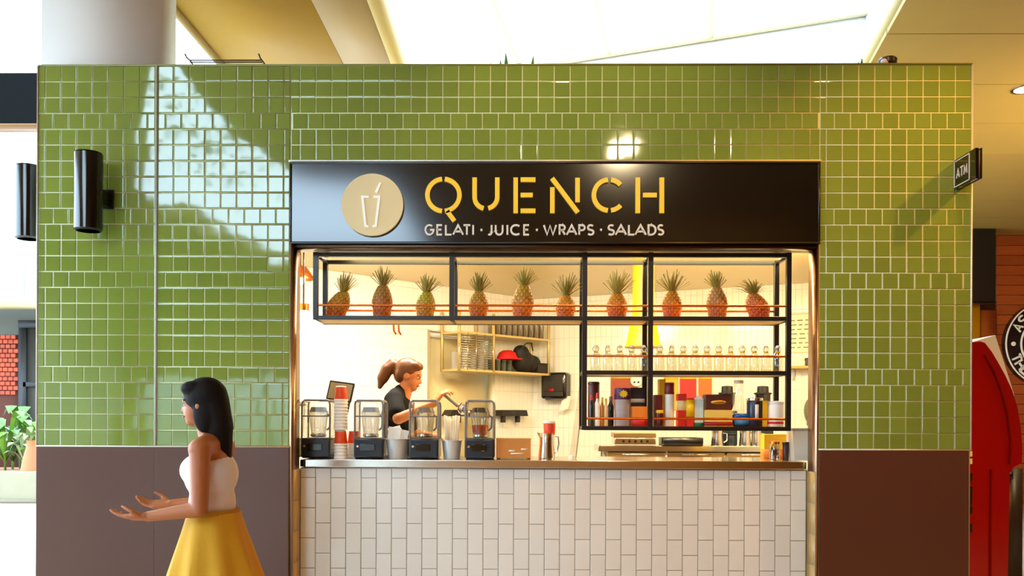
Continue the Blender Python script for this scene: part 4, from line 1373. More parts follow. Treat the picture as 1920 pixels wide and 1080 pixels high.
# projecting sign on the right edge
q = W(1788, 329, 0)
am = thing('projecting_sign', 'black projecting box sign with white outlined letters ATM at the right edge', 'sign', (q.x + .012, 0, q.z))
SH = .182
MB().span((-.011, -.262, -SH / 2), (.011, -.002, SH / 2), .002).build('sign_box', M_SIGN, am)
MB().span((.011, -.25, -SH / 2 + .01), (.020, -.01, SH / 2 - .01)).build('spacer', mat('tan_spacer', (200, 168, 110), .5), am)
MB().span((.020, -.262, -SH / 2), (.030, -.002, SH / 2), .002).build('sign_face', M_SIGN, am)


def side_stroke(pts, w, m, name, par, x=-.0135, closed=False):
    """strokes on the left face: u runs from the wall (0) towards the front, z up"""
    mb = MB()
    for s in pts:
        mb.stroke([(u_, z_) for u_, z_ in s], w, -.0012, .0012)
    for v in mb.bm.verts:
        co = v.co.copy(); v.co = Vector((x + co.y, -co.x, co.z))
    return mb.build(name, m, par, smooth=False)


ou = [(.012, -.078), (.012, .078), (.195, .078), (.195, -.078), (.012, -.078)]
side_stroke([ou[i:i + 2] for i in range(4)], .006, M_WLET, 'outline', am)
for i, ch in enumerate('ATM'):
    side_stroke([[(.04 + i * .046 + p_[0] * .036, -.03 + p_[1] * .055) for p_ in s] for s in glyph(ch)], .008, M_WLET, 'letter', am)

# things showing over the top edge
cmx = W(1643, 116, .25)
cm = thing('dome_camera', 'dark dome camera sitting on the top edge at the right', 'camera', (cmx.x, .07, ZT + .007))
MB().lathe([(.03, 0), (.03, .02), (.055, .028), (.058, .05), (.05, .06), (0, .062)], 20).build('housing', mat('brown_black', (50, 30, 20), .3), cm)
MB().ell((-.03, -.03, .03), (.025, .02, .02)).build('lens', mat('lens_white', (224, 196, 190), .2), cm)


def spears(px, y, tips, label):
    q = W(px, 122, y)
    t = thing('leafy_plant', label, 'plant', (q.x, y, KC + .08), 0)
    pot_h = .28
    MB().lathe([(.08, 0), (.11, pot_h), (.12, pot_h), (.12, pot_h + .02), (.1, pot_h + .02), (.09, pot_h - .02)], 18).build('pot', mat('terracotta', (176, 92, 52), .7), t)
    s_ = F_PX / (y + DIST)
    for (dx, dy) in tips:
        p2 = Vector((dx / s_, 0, (122 - dy) / s_ + q.z - (KC + .08)))
        p0 = Vector((dx / s_ * .15, 0, pot_h))
        p1 = (p0 + p2) / 2 + Vector((dx / s_ * .12, 0, .04))
        mb = MB()
        ring = []
        for p_, w_ in ((p0, .008), (p1, .03), (p1 * .4 + p2 * .6, .026), (p2, .002)):
            ring.append([mb.bm.verts.new(p_ + Vector((w_, .004, 0))), mb.bm.verts.new(p_ + Vector((0, -.006, 0))), mb.bm.verts.new(p_ + Vector((-w_, .004, 0))), mb.bm.verts.new(p_ + Vector((0, .008, 0)))])
        for a, b in zip(ring, ring[1:]):
            for k in range(4):
                mb.bm.faces.new((a[k], a[(k + 1) % 4], b[(k + 1) % 4], b[k]))
        mb.bm.faces.new(ring[-1])
        mb.build('leaf', M_LEAF, t)


spears(966, .7, [(-18, 98), (34, 104), (-46, 118), (12, 121), (-28, 112)], 'spear leaved potted plant on the kiosk roof, tips over the middle of the top edge')
spears(1606, .6, [(10, 110), (4, 116), (-12, 119)], 'potted plant on the kiosk roof showing one leaf tip beside the dome camera')
# bent wire rail on the roof
wr_ = thing('wire_rail', 'thin dark wire rail with two curled ends above the top edge', 'rail', (W(425, 110, .3).x, .3, ZT - .05))
rx = wr_.location.x; rz_ = wr_.location.z
o3 = lambda px, py: Vector((W(px, py, .3).x - rx, 0, W(px, py, .3).z - rz_))
for pts in ([(347, 101), (350, 108), (357, 114), (364, 125)], [(485, 101), (488, 109), (494, 117), (500, 126)]):
    MB().tube([o3(*p_) for p_ in pts], .006, 6).build('curl', mat('dark_wire', (60, 44, 30), .5), wr_)
for py in (113, 116.5):
    MB().cyl(o3(356, py), o3(492, py), .0045, n=6).build('wire', mat('dark_wire', (60, 44, 30), .5), wr_)
for pts in ((364, 125), (499, 125)):
    a = o3(*pts); MB().cyl(a, (a.x, a.y, KC + .08 - rz_), .008, n=6).build('post', mat('dark_wire', (60, 44, 30), .5), wr_)

# ------------------------------------------------------------------ left background
bm_ = MB()
q0 = W(0, 136, 3.78); q1 = W(0, 232, 3.78)
db = thing('dark_beam', 'dark grey boxed beam crossing behind the left end', 'beam', (-6.2, 3.9, q1.z))
MB().span((-5.0, -.12, 0), (2.9, .12, q0.z - q1.z), .01).build('beam_box', mat('charcoal', (13, 13, 13), .9, spec=.05), db)
MB().span((-5.0, -.125, -.012), (2.9, .125, 0)).build('beam_soffit', mat('tan_soffit', (130, 90, 50), .5), db)
MB().span((2.5, -.1, -q1.z), (2.8, .1, -.03)).build('post', mat('charcoal', (13, 13, 13), .9, spec=.05), db)
M_RAFT = mat('cream_rafter', (232, 212, 176), .6)
for i, (a, b) in enumerate((((-30, 262), (75, 334)), ((-30, 370), (75, 436)), ((-30, 18), (80, 36)))):
    pa, pb = W(*a, 11), W(*b, 10.2)
    d = (pb - pa)
    o_ = MB().cyl(pa - d * 1.2, pb + d * 1.0, .07, n=4).build('rafter', M_RAFT)
    tag(o_, ['upper cream sloping rafter left of the green front', 'lower cream sloping rafter behind the flank wall light', 'thin cream rafter high beside the grey column'][i], 'rafter')
# white building with doors
yb = 13.0
s = F_PX / (yb + DIST)
wp = lambda px, py: W(px, py, yb)
za, zb = wp(0, 566).z, wp(0, 452).z
xr = wp(150, 500).x; xl = wp(-260, 500).x
MB_ = MB().span((xl, yb, za), (xr, yb + .4, zb + .1)); ww = struct(MB_.build('wall_far_left', mat('soft_white_panel', (186, 186, 190), .6)))
for i in range(8):
    x = xl + i * (xr - xl) / 8
    MB().span((x + .01, yb - .03, za + .02), (x + (xr - xl) / 8 - .01, yb, zb)).build('panel', mat('soft_white_panel', (186, 186, 190), .6), ww, smooth=False)
struct(MB().span((xl, yb - .9, za - .12), (xr, yb + .4, za)).build('trim_20', mat('cream_soffit', (226, 208, 164), .6)))
gl_ = struct(MB().span((xl, yb + .5, 0), (xr, yb + .9, za)).build('wall_far_back', mat('grey_green_wall', (96, 96, 88), .6)))
# brick panel
bp = struct(MB().span((xl, yb + .32, 0), (wp(19, 600).x, yb + .5, wp(0, 625).z)).build('wall_brick', mat('dark_mortar', (80, 34, 20), .8)))
bx0, bx1 = wp(-30, 600).x, wp(19, 600).x
bz0, bz1 = wp(0, 740).z, wp(0, 625).z
M_BR = mat('orange_brick', (150, 50, 14), .7, objvar=.25)
bw_, bh_ = .115, .10
r_ = 0; z = bz0
bmesh_ = tile_mesh('brick', bw_ - .014, bh_ - .014, .04, M_BR, .004)
while z < bz1 - .02:
    x = bx0 + (bw_ / 2 if r_ % 2 else 0)
    while x < bx1 - .02:
        link('brick', bmesh_, bp, (x, yb + .32, z + bh_ / 2), (random.gauss(0, .03), 0, random.gauss(0, .03)))
        x += bw_
    z += bh_; r_ += 1
# dark glazed doors
d0_ = wp(22, 612); d1_ = wp(120, 612)
dd = bpy.data.objects.new('door_2', None); COL.objects.link(dd); struct(dd)
dd.location = (d0_.x, yb + .25, 0)
dwid = d1_.x - d0_.x; dhei = wp(0, 612).z
M_DK = mat('dark_door_frame', (14, 14, 17), .6)
for x, w_ in ((0, .16), (.42, .14), (dwid - .1, .12)):
    MB().span((x, 0, 0), (x + w_, .08, dhei)).build('door_frame', M_DK, dd)
MB().span((0, -.02, dhei), (dwid, .1, dhei + .16)).build('door_head', M_DK, dd)
MB().span((.1, .0, dhei * .62), (dwid, .08, dhei * .62 + .1)).build('mid_rail', M_DK, dd)
MB().span((.1, .04, 0), (dwid, .06, dhei)).build('door_glass', mat('smoked_door_glass', (52, 48, 42), .3), dd)

# planter with plants
y0 = W(0, 945, 0).y
pp = WZ(35, 944, 0); py_ = pp.y
zt_ = W(0, 884, py_).z
pl = thing('planter', 'long pale concrete planter of soil on the floor at the far left', 'planter', (WZ(-60, 944, 0).x, py_ + .7, 0), math.radians(4))
MB().span((-5, -.7, 0), (4.2, -.45, zt_), .02).build('front_kerb', mat('concrete', (132, 122, 98), .7, var=.08, scale=4), pl)
MB().span((-5, -.45, 0), (4.2, 1.1, zt_ - .03)).build('soil', mat('bark_soil', (140, 76, 34), .9, var=.4, scale=14, bump=.5), pl)
MB().span((-5, -.74, 0), (4.2, -.70, .06)).build('plinth', mat('dark_concrete', (120, 108, 90), .8), pl)
# individual leafy plants
rl = random.Random(11)


def broad_plant(px, base_py, y, h, n, label, m, wleaf=.06, spread=.5):
    q = W(px, base_py, y)
    zb_ = zt_ - .04
    t = thing('leafy_plant', label, 'plant', (q.x, y, zb_))
    MB().cyl((0, 0, 0), (0, 0, h * .5), .02, .01, n=6).build('stem', M_LEAF, t)
    for i in range(n):
        a = i * 2.399 + rl.random(); r = spread * (.4 + .6 * rl.random()); hh = h * (.35 + .65 * rl.random())
        d = Vector((math.cos(a), math.sin(a), 0)); sd = Vector((-d.y, d.x, 0))
        p0 = Vector((0, 0, h * .15)) ; p1 = d * r * .45 + Vector((0, 0, hh * .9)); p2 = d * r * .8 + Vector((0, 0, hh)); p3 = d * r + Vector((0, 0, hh * .88))
        mb = MB(); ring = []
        for p_, w_ in ((p0, .008), (p1, wleaf * .5), (p2, wleaf), (p3, .004)):
            ring.append([mb.bm.verts.new(p_ + sd * w_), mb.bm.verts.new(p_ - Vector((0, 0, .012))), mb.bm.verts.new(p_ - sd * w_), mb.bm.verts.new(p_ + Vector((0, 0, .008)))])
        for a_, b_ in zip(ring, ring[1:]):
            for k in range(4):
                mb.bm.faces.new((a_[k], a_[(k + 1) % 4], b_[(k + 1) % 4], b_[k]))
        mb.bm.faces.new(ring[-1])
        mb.build('leaf', m, t)
    return t


M_LG = mat('bright_leaf', (84, 122, 30), .35, var=.3, scale=4, objvar=.3)
M_LD = mat('dark_leaf', (40, 76, 20), .35, var=.3, scale=4, objvar=.3)
M_LS = mat('silver_leaf', (140, 150, 100), .35, var=.2, scale=4, objvar=.2)
broad_plant(10, 846, py_ + .75, 1.05, 26, 'broad leaved bright green plant at the left frame edge of the planter', M_LG, .08, .55)
broad_plant(24, 850, py_ + 1.2, .85, 20, 'dark green leafy plant behind the bright one in the planter', M_LD, .08, .5)
broad_plant(47, 846, py_ + .85, .8, 22, 'pale variegated plant in the middle of the planter', M_LS, .06, .45)
broad_plant(38, 840, py_ + 1.4, 1.25, 14, 'tall stemmed plant with large rounded leaves by the doors', M_LG, .11, .4)
broad_plant(66, 846, py_ + 1.0, .95, 20, 'leafy plant nearest the green front in the planter', M_LG, .07, .45)
q = W(66, 888, py_ + .35)
pt = thing('terracotta_jar', 'terracotta jar on the planter half hidden by the green front', 'jar', (q.x, py_ + .25, zt_ - .02))
MB().lathe([(.15, 0), (.17, .02), (.14, .2), (.09, .4), (.075, .5), (.085, .52), (.07, .52), (.06, .48)], 24).build('jar_wall', mat('terracotta', (176, 92, 52), .7, var=.1), pt)

# ------------------------------------------------------------------ right background
yt = 9.7
tw = struct(MB().span((3.6, yt + .06, 0), (9.1, yt + .25, CZ)).build('wall_timber', mat('timber_shadow_gap', (60, 26, 12), .8)))
zt2 = W(1890, 437, yt).z
bh = .17
z = 0.0
while z < zt2 - .01:
    x0b = W(1869, 500, yt).x + (-.0)
    for (a, b) in ((x0b, x0b + 2.2 + .6 * math.sin(z * 9)), (x0b + 2.2 + .6 * math.sin(z * 9), 9.0)):
        if a < 9.0:
            MB().span((a + .003, yt, z + .004), (min(b, 9.0) - .003, yt + .06, min(z + bh, zt2) - .004), .003).build('timber_board', M_TIMBER, tw)
    z += bh
q0 = W(1823, 441, yt - .5); q1 = W(1867, 566, yt - .5)
o_ = thing('hanging_board', 'tall black board hanging below the tan ceiling beside the timber wall', 'panel', ((q0.x + q1.x) / 2 - .25, yt - .4, q1.z))
MB().span((-(q1.x - q0.x) / 2 - .3, -.1, 0), ((q1.x - q0.x) / 2 + .25, .1, CZ - q1.z), .01).build('panel_body', M_BLACK, o_)
MB().span((-(q1.x - q0.x) / 2 - .3, -.12, -.02), ((q1.x - q0.x) / 2 + .25, .12, .0)).build('bottom_edge', M_FRAME, o_)
q0 = W(1822, 572, yt - .2); q1 = W(1844, 640, yt - .2)
o_ = thing('wall_board', 'bright yellow wall panel under the hanging black panel', 'panel', (q1.x - .35, yt - .05, 0))
MB().span((-.6, -.03, .1), (.35, .05, 3.4)).build('panel_face', mat('bright_yellow_panel', (240, 190, 20), .4), o_)
MB().span((-.6, -.04, 0), (.35, .06, .1)).build('skirting', M_FRAME, o_)
o_ = thing('wall_board', 'narrow amber timber panel between the yellow panel and the boards', 'panel', (W(1856, 600, yt - .1).x, yt - .02, 0))
MB().span((-.13, -.04, .1), (.13, .06, 3.3)).build('panel_face', M_TIMBER, o_)
MB().span((-.13, -.05, 0), (.13, .07, .1)).build('skirting', M_FRAME, o_)
# round sign on the boards
q = W(1965, 645, yt - .1)
sR = 80 / (F_PX / (yt - .1 + DIST))
rs = thing('round_sign', 'round black sign with white rings and lettering on the timber wall', 'sign', (q.x, yt - .03, q.z))
MB().cyl((0, -.07, 0), (0, .03, 0), sR, n=64).build('disc', M_BGLOSS, rs)
MB().lathe([(sR * .955, 0), (sR * .985, 0), (sR * .985, .012), (sR * .955, .012), (sR * .955, 0)], 64, M=Matrix.Translation((0, -.07, 0)) @ Matrix.Rotation(PI / 2, 4, 'X')).build('outer_ring', M_PAPER, rs)
MB().lathe([(sR * .60, 0), (sR * .64, 0), (sR * .64, .012), (sR * .60, .012), (sR * .60, 0)], 64, M=Matrix.Translation((0, -.07, 0)) @ Matrix.Rotation(PI / 2, 4, 'X')).build('inner_ring', M_PAPER, rs)
MB().cyl((-sR * .80, -.085, 0), (-sR * .80, -.068, 0), sR * .05, n=16).build('dot', M_PAPER, rs)


def arc_text(txt, a_start, step, top=True):
    for i, ch in enumerate(txt):
        if ch == ' ':
            continue
        a = math.radians(a_start + step * i)
        mb = MB()
        rm_ = sR * .80; hh = sR * .21; w_ = sR * .15
        for s_ in glyph(ch):
            pts = []
            for (gx, gz) in s_:
                lx = (gx - .5) * w_; lz = (gz - .5) * hh
                if top:
                    rr = rm_ + lz; an = a - lx / rm_
                else:
                    rr = rm_ - lz; an = a + lx / rm_
                pts.append((rr * math.cos(an), rr * math.sin(an)))
            mb.stroke(pts, sR * .042, -.083, -.068)
        mb.build('letter', M_PAPER, rs, smooth=False)


arc_text('AS', 151, -15)
arc_text('THE A', 204, 13, False)

# red booth beside the right end
yr = 1.9
rb = thing('red_booth', 'glossy red booth with sloping rounded roof beside the right end of the front', 'booth', (W(1822, 1000, yr).x, yr + .5, 0))
ox_ = rb.location.x
R3 = lambda px, py, y=yr: (W(px, py, y).x - ox_, W(px, py, y).z)
bx_l = -.55
body = [(bx_l, 0), (bx_l, R3(1800, 643)[1])] + [R3(*p_) for p_ in ((1822, 642), (1838, 640), (1847, 643), (1860, 660), (1873, 682), (1885, 704), (1898, 732), (1908, 764), (1914, 800), (1917, 840), (1916, 868), (1900, 876), (1893, 888))] + [(R3(1890, 1000)[0], 0)]
MB().prism(body, -.5, .45).build('booth_body', M_RED, rb)
rib = MB()
rib.tube([Vector((R3(*p_)[0], -.503, R3(*p_)[1])) for p_ in ((1846, 664), (1862, 694), (1877, 732), (1888, 774), (1895, 830), (1892, 870))], .012, 6)
rib.tube([Vector((R3(*p_)[0], -.503, R3(*p_)[1])) for p_ in ((1858, 880), (1857, 960), (1856, 1080), (1856, 1180))], .010, 6)
rib.build('raised_seam', mat('dark_red_seam', (120, 6, 8), .8, spec=.1), rb)
MB().prism([R3(*p_) for p_ in ((1800, 648), (1868, 628), (1895, 713), (1904, 742), (1898, 742), (1880, 720), (1800, 700))], -.485, .40).build('white_roof_edge', M_PAPER, rb)
MB().span((R3(1893, 1000)[0], -.40, 0), (R3(1930, 1000)[0], .42, R3(1900, 880)[1])).build('dark_bay', mat('dark_bay', (44, 32, 20), .4), rb)
MB().span((R3(1896, 1000)[0], -.43, .9), (R3(1908, 1000)[0], -.40, R3(1900, 886)[1])).build('bay_strip', M_BLACK, rb)
for (ya, yb2, nm, m_) in ((846, 856, 'white_square', M_PAPER), (860, 870, 'white_square', M_PAPER), (887, 902, 'black_letter', M_BLACK), (912, 946, 'black_letter', M_BLACK), (950, 963, 'black_letter', M_BLACK), (982, 998, 'black_letter', M_BLACK)):
    a = R3(1800, yb2, yr - .02); b = R3(1824, ya, yr - .02)
    MB().span((a[0], -.512, a[1]), (b[0], -.499, b[1])).build(nm, m_, rb, smooth=False)

# tree outside, its twigs hanging over the strip skylight
tr_ = thing('overhanging_tree', 'leafy tree outside the hall hanging over the strip skylight', 'tree', (-10.6, -6.0, 0))
MB().tube([(0, 0, 0), (.1, 0, 3), (.6, .1, 5.2), (2.6, .3, 6.6), (5.2, .2, 6.9)], [.2, .16, .12, .07, .03], 10).build('trunk', mat('bark', (96, 74, 52), .9, var=.3), tr_)
rt = random.Random(5)
lv = MB()
for i in range(420):
    u = rt.random()
    c = Vector((5.0 + rt.gauss(0, 1.3), rt.uniform(-5.0, 3.6), 6.2 + rt.gauss(0, .5)))
    if rt.random() < .45:
        c.x = 6.05 + rt.gauss(0, .25) - .12 * (c.y + 1)
    R_ = Matrix.Rotation(rt.uniform(0, 6.28), 3, 'Z') @ Matrix.Rotation(rt.uniform(-.7, .7), 3, 'X')
    a = rt.uniform(.08, .2)
    vs = [lv.bm.verts.new(c + R_ @ Vector(p_)) for p_ in ((-a, 0, 0), (0, a * .45, .015), (a, 0, 0), (0, -a * .45, .015), (0, 0, -.02))]
    lv.bm.faces.new((vs[0], vs[3], vs[2], vs[1])); lv.bm.faces.new((vs[0], vs[1], vs[4])); lv.bm.faces.new((vs[1], vs[2], vs[4])); lv.bm.faces.new((vs[2], vs[3], vs[4])); lv.bm.faces.new((vs[3], vs[0], vs[4]))
q = lv.build('foliage', M_LEAF, tr_, smooth=False); q['kind'] = 'stuff'
# ------------------------------------------------------------------ people
def caps_mesh(mb, a, b, ra, rb, n=14):
    a = Vector(a); b = Vector(b)
    mb.cyl(a, b, ra, rb, n)
    mb.ell(a, (ra, ra, ra), u=n, v=8); mb.ell(b, (rb, rb, rb), u=n, v=8)


def blob(name, caps, ells, m, parent, voxel=.008, smooth=4):
    mb = MB()
    for c in caps:
        caps_mesh(mb, *c)
    for e_ in ells:
        mb.ell(e_[0], e_[1], e_[2] if len(e_) > 2 else None, u=20, v=14)
    o = mb.build(name, m, parent)
    r = o.modifiers.new('merge', 'REMESH'); r.mode = 'VOXEL'; r.voxel_size = voxel; r.use_smooth_shade = True
    s_ = o.modifiers.new('soften', 'SMOOTH'); s_.factor = .5; s_.iterations = smooth
    return o


def hand(wr, d, side, nrm, sc=1.0, curl=.45, thumb=1):
    """palm, four unequal fingers and a thumb; d = along the hand, side = across it, nrm = out of the palm"""
    wr = Vector(wr); d = Vector(d).normalized(); nrm = Vector(nrm); nrm = (nrm - d * nrm.dot(d)).normalized()
    side = d.cross(nrm).normalized() * thumb
    caps = []
    k = wr + d * .085 * sc
    for i in range(4):
        off = side * (.030 - .020 * i) * sc
        caps.append((wr + off * .6 + d * .01, k + off, .016 * sc, .0125 * sc))
        ln = (.040, .045, .042, .032)[i] * sc
        p = k + off; dir_ = d.copy()
        ang = 0
        for j, f in enumerate((1.0, .65, .55)):
            ang += curl * (1 + .1 * i) * (.7 if j == 0 else 1)
            dir_ = d * math.cos(ang) + nrm * math.sin(ang)
            q = p + dir_ * ln * f
            caps.append((p, q, (.0098 - .0008 * j) * sc, (.0090 - .0008 * j) * sc))
            p = q
    t0 = wr + d * .025 * sc + side * .022 * sc
    t1 = t0 + (d * .6 + side * .75 + nrm * .35).normalized() * .042 * sc
    t2 = t1 + (d * .9 + side * .15 + nrm * .5).normalized() * .032 * sc
    t3 = t2 + (d * .9 - side * .1 + nrm * .5).normalized() * .024 * sc
    caps += [(t0, t1, .014 * sc, .0115 * sc), (t1, t2, .0112 * sc, .0098 * sc), (t2, t3, .0096 * sc, .008 * sc)]
    return caps


def head_parts(h, s, tilt):
    """head facing +x about centre h; returns ellipsoids and a placing function"""
    R = Matrix.Rotation(tilt, 3, 'Y')
    pl = lambda x, y, z: Vector(h) + R @ (Vector((x, y, z)) * s)
    el = [(pl(-.012, 0, .022), (.098 * s, .076 * s, .092 * s), R), (pl(.022, 0, -.03), (.066 * s, .058 * s, .082 * s), R), (pl(.045, 0, -.082), (.036 * s, .036 * s, .028 * s), R),
          (pl(.085, 0, -.02), (.016 * s, .012 * s, .022 * s), R), (pl(.094, 0, -.030), (.012 * s, .015 * s, .010 * s), R), (pl(.070, 0, .018), (.022 * s, .05 * s, .014 * s), R),
          (pl(.078, 0, -.060), (.012 * s, .022 * s, .010 * s), R),
          (pl(-.012, .076, -.01), (.018 * s, .008 * s, .030 * s), R), (pl(-.012, -.076, -.01), (.018 * s, .008 * s, .030 * s), R)]
    return el, pl, R


def face(par, pl, R, s, skin, lip, brow):
    for sy in (-1, 1):
        e_ = MB().ell(pl(.070, .031 * sy, -.002), (.011 * s, .012 * s, .007 * s), R, u=12, v=8).build('eye', mat('eye_white', (206, 186, 168), .2), par)
        MB().ell(pl(.080, .031 * sy, -.002), (.0045 * s, .008 * s, .007 * s), R, u=10, v=6).build('iris', mat('dark_iris', (40, 24, 16), .2), e_)
        MB().tube([pl(.078, .012 * sy, .022), pl(.082, .030 * sy, .028), pl(.068, .052 * sy, .022)], .004 * s, 6).build('eyebrow', brow, par)
    MB().tube([pl(.080, -.022, -.060), pl(.090, -.008, -.058), pl(.090, .008, -.058), pl(.080, .022, -.060)], .005 * s, 6).build('mouth', lip, par)


# --- the woman serving in the kiosk, facing right
q = W(745, 850, 1.0)
g1 = thing('person', 'woman with a brown ponytail in a black t-shirt working behind the worktop', 'person', (q.x, 1.0, KF))
SK = mat('warm_skin', (206, 124, 70), .5, var=.05, scale=6)
h1 = (.088, 0, 1.555); s1 = .98
el, pl, R = head_parts(h1, s1, .26)
shR, elR, wrR = (-.005, -.165, 1.365), (.055, -.34, 1.235), (.30, -.25, 1.345)
shL, elL, wrL = (-.005, .165, 1.365), (.09, .25, 1.12), (.30, .12, 1.10)
caps = [((.03, 0, 1.36), (.07, 0, 1.50), .058, .052),
        (shR, elR, .048, .040), (elR, wrR, .040, .026), (shL, elL, .048, .040), (elL, wrL, .040, .026),
        ((-.0, -.09, .84), (.01, -.10, .46), .085, .056), ((.01, -.10, .46), (-.02, -.10, .08), .055, .038), ((-.02, -.10, .05), (.13, -.11, .035), .042, .032),
        ((-.0, .09, .84), (.01, .10, .46), .085, .056), ((.01, .10, .46), (-.02, .10, .08), .055, .038), ((-.02, .10, .05), (.13, .11, .035), .042, .032)]
caps += hand(wrR, (.55, 0, .75), None, (.6, .3, -.5), 1.0, .55, 1) + hand(wrL, (.9, -.3, 0), None, (0, 0, -1), 1.0, .4, -1)
body_e = el + [((-.0, 0, 1.25), (.105, .155, .16)), ((-.0, 0, 1.07), (.095, .130, .17)), ((-.01, 0, .90), (.115, .165, .13))]
b1 = blob('body', caps, body_e, SK, g1, .0065, 4)
face(g1, pl, R, s1, SK, mat('lip_red', (170, 76, 60), .4), mat('brown_hair', (120, 66, 24), .5))
TS = mat('black_cotton', (13, 12, 12), .85, spec=.2, var=.2, scale=6, bump=.3, bscale=10)
tsh = [((.0, -.06, 1.405), shR, .062, .072), ((.0, .06, 1.405), shL, .062, .072), (shR, tuple(Vector(shR).lerp(Vector(elR), .72)), .068, .066), (shL, tuple(Vector(shL).lerp(Vector(elL), .72)), .068, .066),
       ((.01, 0, 1.38), (.028, 0, 1.43), .075, .064)]
blob('t_shirt', tsh, [((.005, 0, 1.25), (.125, .175, .175)), ((.035, 0, 1.27), (.115, .13, .09)), ((.0, 0, 1.07), (.112, .148, .19)), ((-.01, 0, .91), (.128, .178, .12))], TS, g1, .009, 5)
blob('trousers', [((0, -.09, .86), (.01, -.10, .46), .100, .072), ((.01, -.10, .46), (-.02, -.10, .09), .071, .06), ((0, .09, .86), (.01, .10, .46), .100, .072), ((.01, .10, .46), (-.02, .10, .09), .071, .06)],
     [((-.01, 0, .88), (.124, .172, .11))], mat('black_trousers', (26, 24, 26), .8), g1, .012, 4)
for sy in (-1, 1):
    MB().ell((.05, .105 * sy, .04), (.13, .05, .045)).build('shoe', M_BLACK, g1)
HR = mat('golden_brown_hair', (104, 58, 16), .45, var=.75, scale=14, stretch=(1, 1, .3), bump=.5)
hc = [(pl(-.09, 0, .035), pl(-.135, 0, .045), .035, .036), (pl(-.135, 0, .045), pl(-.175, 0, .0), .040, .046), (pl(-.175, 0, .0), pl(-.19, 0, -.07), .048, .044), (pl(-.19, 0, -.07), pl(-.195, 0, -.14), .042, .018),
      (pl(-.15, .01, .06), pl(-.17, .01, .03), .036, .036)]
blob('hair', hc, [(pl(-.026, 0, .040), (.098, .084, .090), R), (pl(-.062, 0, -.004), (.058, .076, .07), R), (pl(.03, -.03, .082), (.052, .05, .036), R), (pl(.03, .03, .082), (.052, .05, .036), R)], HR, g1, .007, 3)
MB().lathe([(.034, -.008), (.038, 0), (.034, .008)], 14, M=Matrix.Translation(pl(-.11, 0, .04)) @ Matrix.Rotation(PI / 2, 4, 'Y')).build('hair_tie', mat('pink_band', (224, 130, 140), .5), g1)
# the steel scoop in her raised hand
p = g1.location + Vector((.375, -.245, 1.40))
scp = thing('steel_scoop', 'steel scoop with rounded bowl held in the woman raised hand', 'scoop', p)
MB().tube([(-.03, .0, .02), (.0, 0, .0), (.09, 0, -.075)], .010, 8).build('handle', M_GREYP, scp)
MB().lathe([(.0, -.035), (.03, -.026), (.048, .0), (.052, .03), (.049, .03), (.044, .0), (.026, -.022), (0, -.03)], 18, M=Matrix.Translation((.125, 0, -.10)) @ Matrix.Rotation(math.radians(50), 4, 'Y')).build('bowl', M_STEEL, scp)

# --- the woman walking past in front, facing left
yw = -1.3
q = W(398, 990, yw)
g2 = thing('person', 'dark haired woman in white top and yellow skirt walking past, forearms held forward', 'person', (q.x, yw, 0), PI)
SK2 = mat('brown_skin', (168, 92, 42), .5, var=.05, scale=6)
h2 = (.055, 0, 1.445); s2 = .95
el, pl, R = head_parts(h2, s2, .03)
shL, elL, wrL = (.0, .165, 1.235), (-.015, .205, .965), (.235, .175, .925)
shR, elR, wrR = (.0, -.165, 1.235), (.01, -.21, .965), (.26, -.16, .95)
caps = [((-.005, 0, 1.22), (.035, 0, 1.38), .056, .050), ((.0, -.05, 1.25), shR, .058, .054), ((.0, .05, 1.25), shL, .058, .054),
        (shR, elR, .050, .039), (elR, wrR, .038, .025), (shL, elL, .050, .039), (elL, wrL, .038, .025),
        ((.0, -.085, .76), (.12, -.09, .43), .085, .055), ((.12, -.09, .43), (.10, -.09, .09), .054, .036), ((.09, -.09, .045), (.24, -.10, .035), .040, .030),
        ((.0, .085, .76), (-.05, .09, .42), .085, .055), ((-.05, .09, .42), (-.26, .09, .12), .054, .036), ((-.27, .09, .10), (-.15, .095, .035), .038, .030)]
caps += hand(wrL, (1, -.05, -.05), None, (0, -.3, 1), 1.0, .25, -1) + hand(wrR, (1, .05, .0), None, (0, .3, 1), 1.0, .25, 1)
blob('body', caps, el + [((0, 0, 1.12), (.10, .15, .15)), ((0, 0, .96), (.09, .125, .15)), ((-.01, 0, .81), (.115, .16, .12))], SK2, g2, .0065, 4)
face(g2, pl, R, s2, SK2, mat('lip_brown', (140, 60, 50), .4), mat('black_hair', (22, 14, 12), .5))
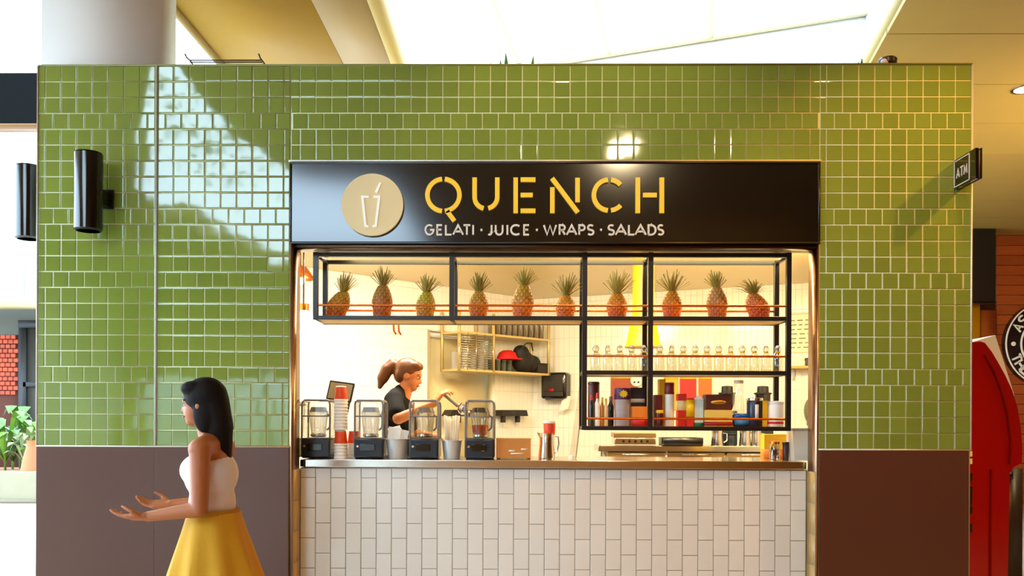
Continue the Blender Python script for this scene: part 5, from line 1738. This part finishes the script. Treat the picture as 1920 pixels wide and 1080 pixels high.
blob('white_top', [((.01, -.085, 1.22), (.0, -.10, 1.245), .045, .028), ((.01, .085, 1.22), (.0, .10, 1.245), .045, .028)],
     [((.005, 0, 1.11), (.122, .165, .13)), ((.045, 0, 1.13), (.105, .13, .085)), ((.0, 0, .97), (.105, .142, .16))], mat('lilac_white_cotton', (222, 210, 212), .8, bump=.2, scale=10), g2, .009, 5)
HB = mat('dark_long_hair', (22, 13, 10), .65, spec=.15, var=.3, scale=14, bump=.4)
blob('hair', [(pl(-.06, 0, .02), pl(-.085, 0, -.12), .075, .070), (pl(-.085, 0, -.12), pl(-.095, 0, -.26), .068, .050), (pl(-.095, 0, -.26), pl(-.10, 0, -.36), .050, .026)],
     [(pl(-.024, 0, .040), (.104, .088, .094), R), (pl(.03, .04, .08), (.055, .046, .036), R), (pl(.03, -.04, .08), (.055, .046, .036), R), (pl(-.03, .06, -.05), (.05, .025, .09), R), (pl(-.03, -.06, -.05), (.05, .025, .09), R)], HB, g2, .008, 3)
sk_ = MB(); n = 40
rings = []
for (z, rx, ry, fl) in ((.93, .118, .150, 0), (.84, .145, .178, .004), (.70, .19, .205, .012), (.55, .235, .235, .022), (.42, .27, .26, .03), (.415, .262, .252, .03), (.55, .227, .227, .022), (.84, .137, .170, .004)):
    rings.append([sk_.bm.verts.new(((rx + fl * math.cos(9 * a)) * math.cos(a) - .01, (ry + fl * math.cos(9 * a)) * math.sin(a), z)) for a in [2 * PI * k / n for k in range(n)]])
for a, b in zip(rings, rings[1:]):
    for k in range(n):
        sk_.bm.faces.new((a[k], a[(k + 1) % n], b[(k + 1) % n], b[k]))
sk_.build('yellow_skirt', mat('mustard_cloth', (206, 150, 16), .8, bump=.2, scale=20), g2)
MB().lathe([(1, -.018), (1.03, 0), (1, .018)], 32, M=Matrix.Translation((-.005, 0, .925)) @ Matrix.Diagonal((.118, .152, 1, 1))).build('waistband', mat('deep_mustard', (176, 120, 10), .8), g2)
for sy, x, y_, z, ry in ((-1, .165, -.095, .03, 0), (1, -.215, .092, .065, .55)):
    MB().ell((x, y_, z), (.125, .045, .030), Matrix.Rotation(ry, 3, 'Y')).build('sandal', mat('tan_leather', (150, 96, 50), .5), g2)
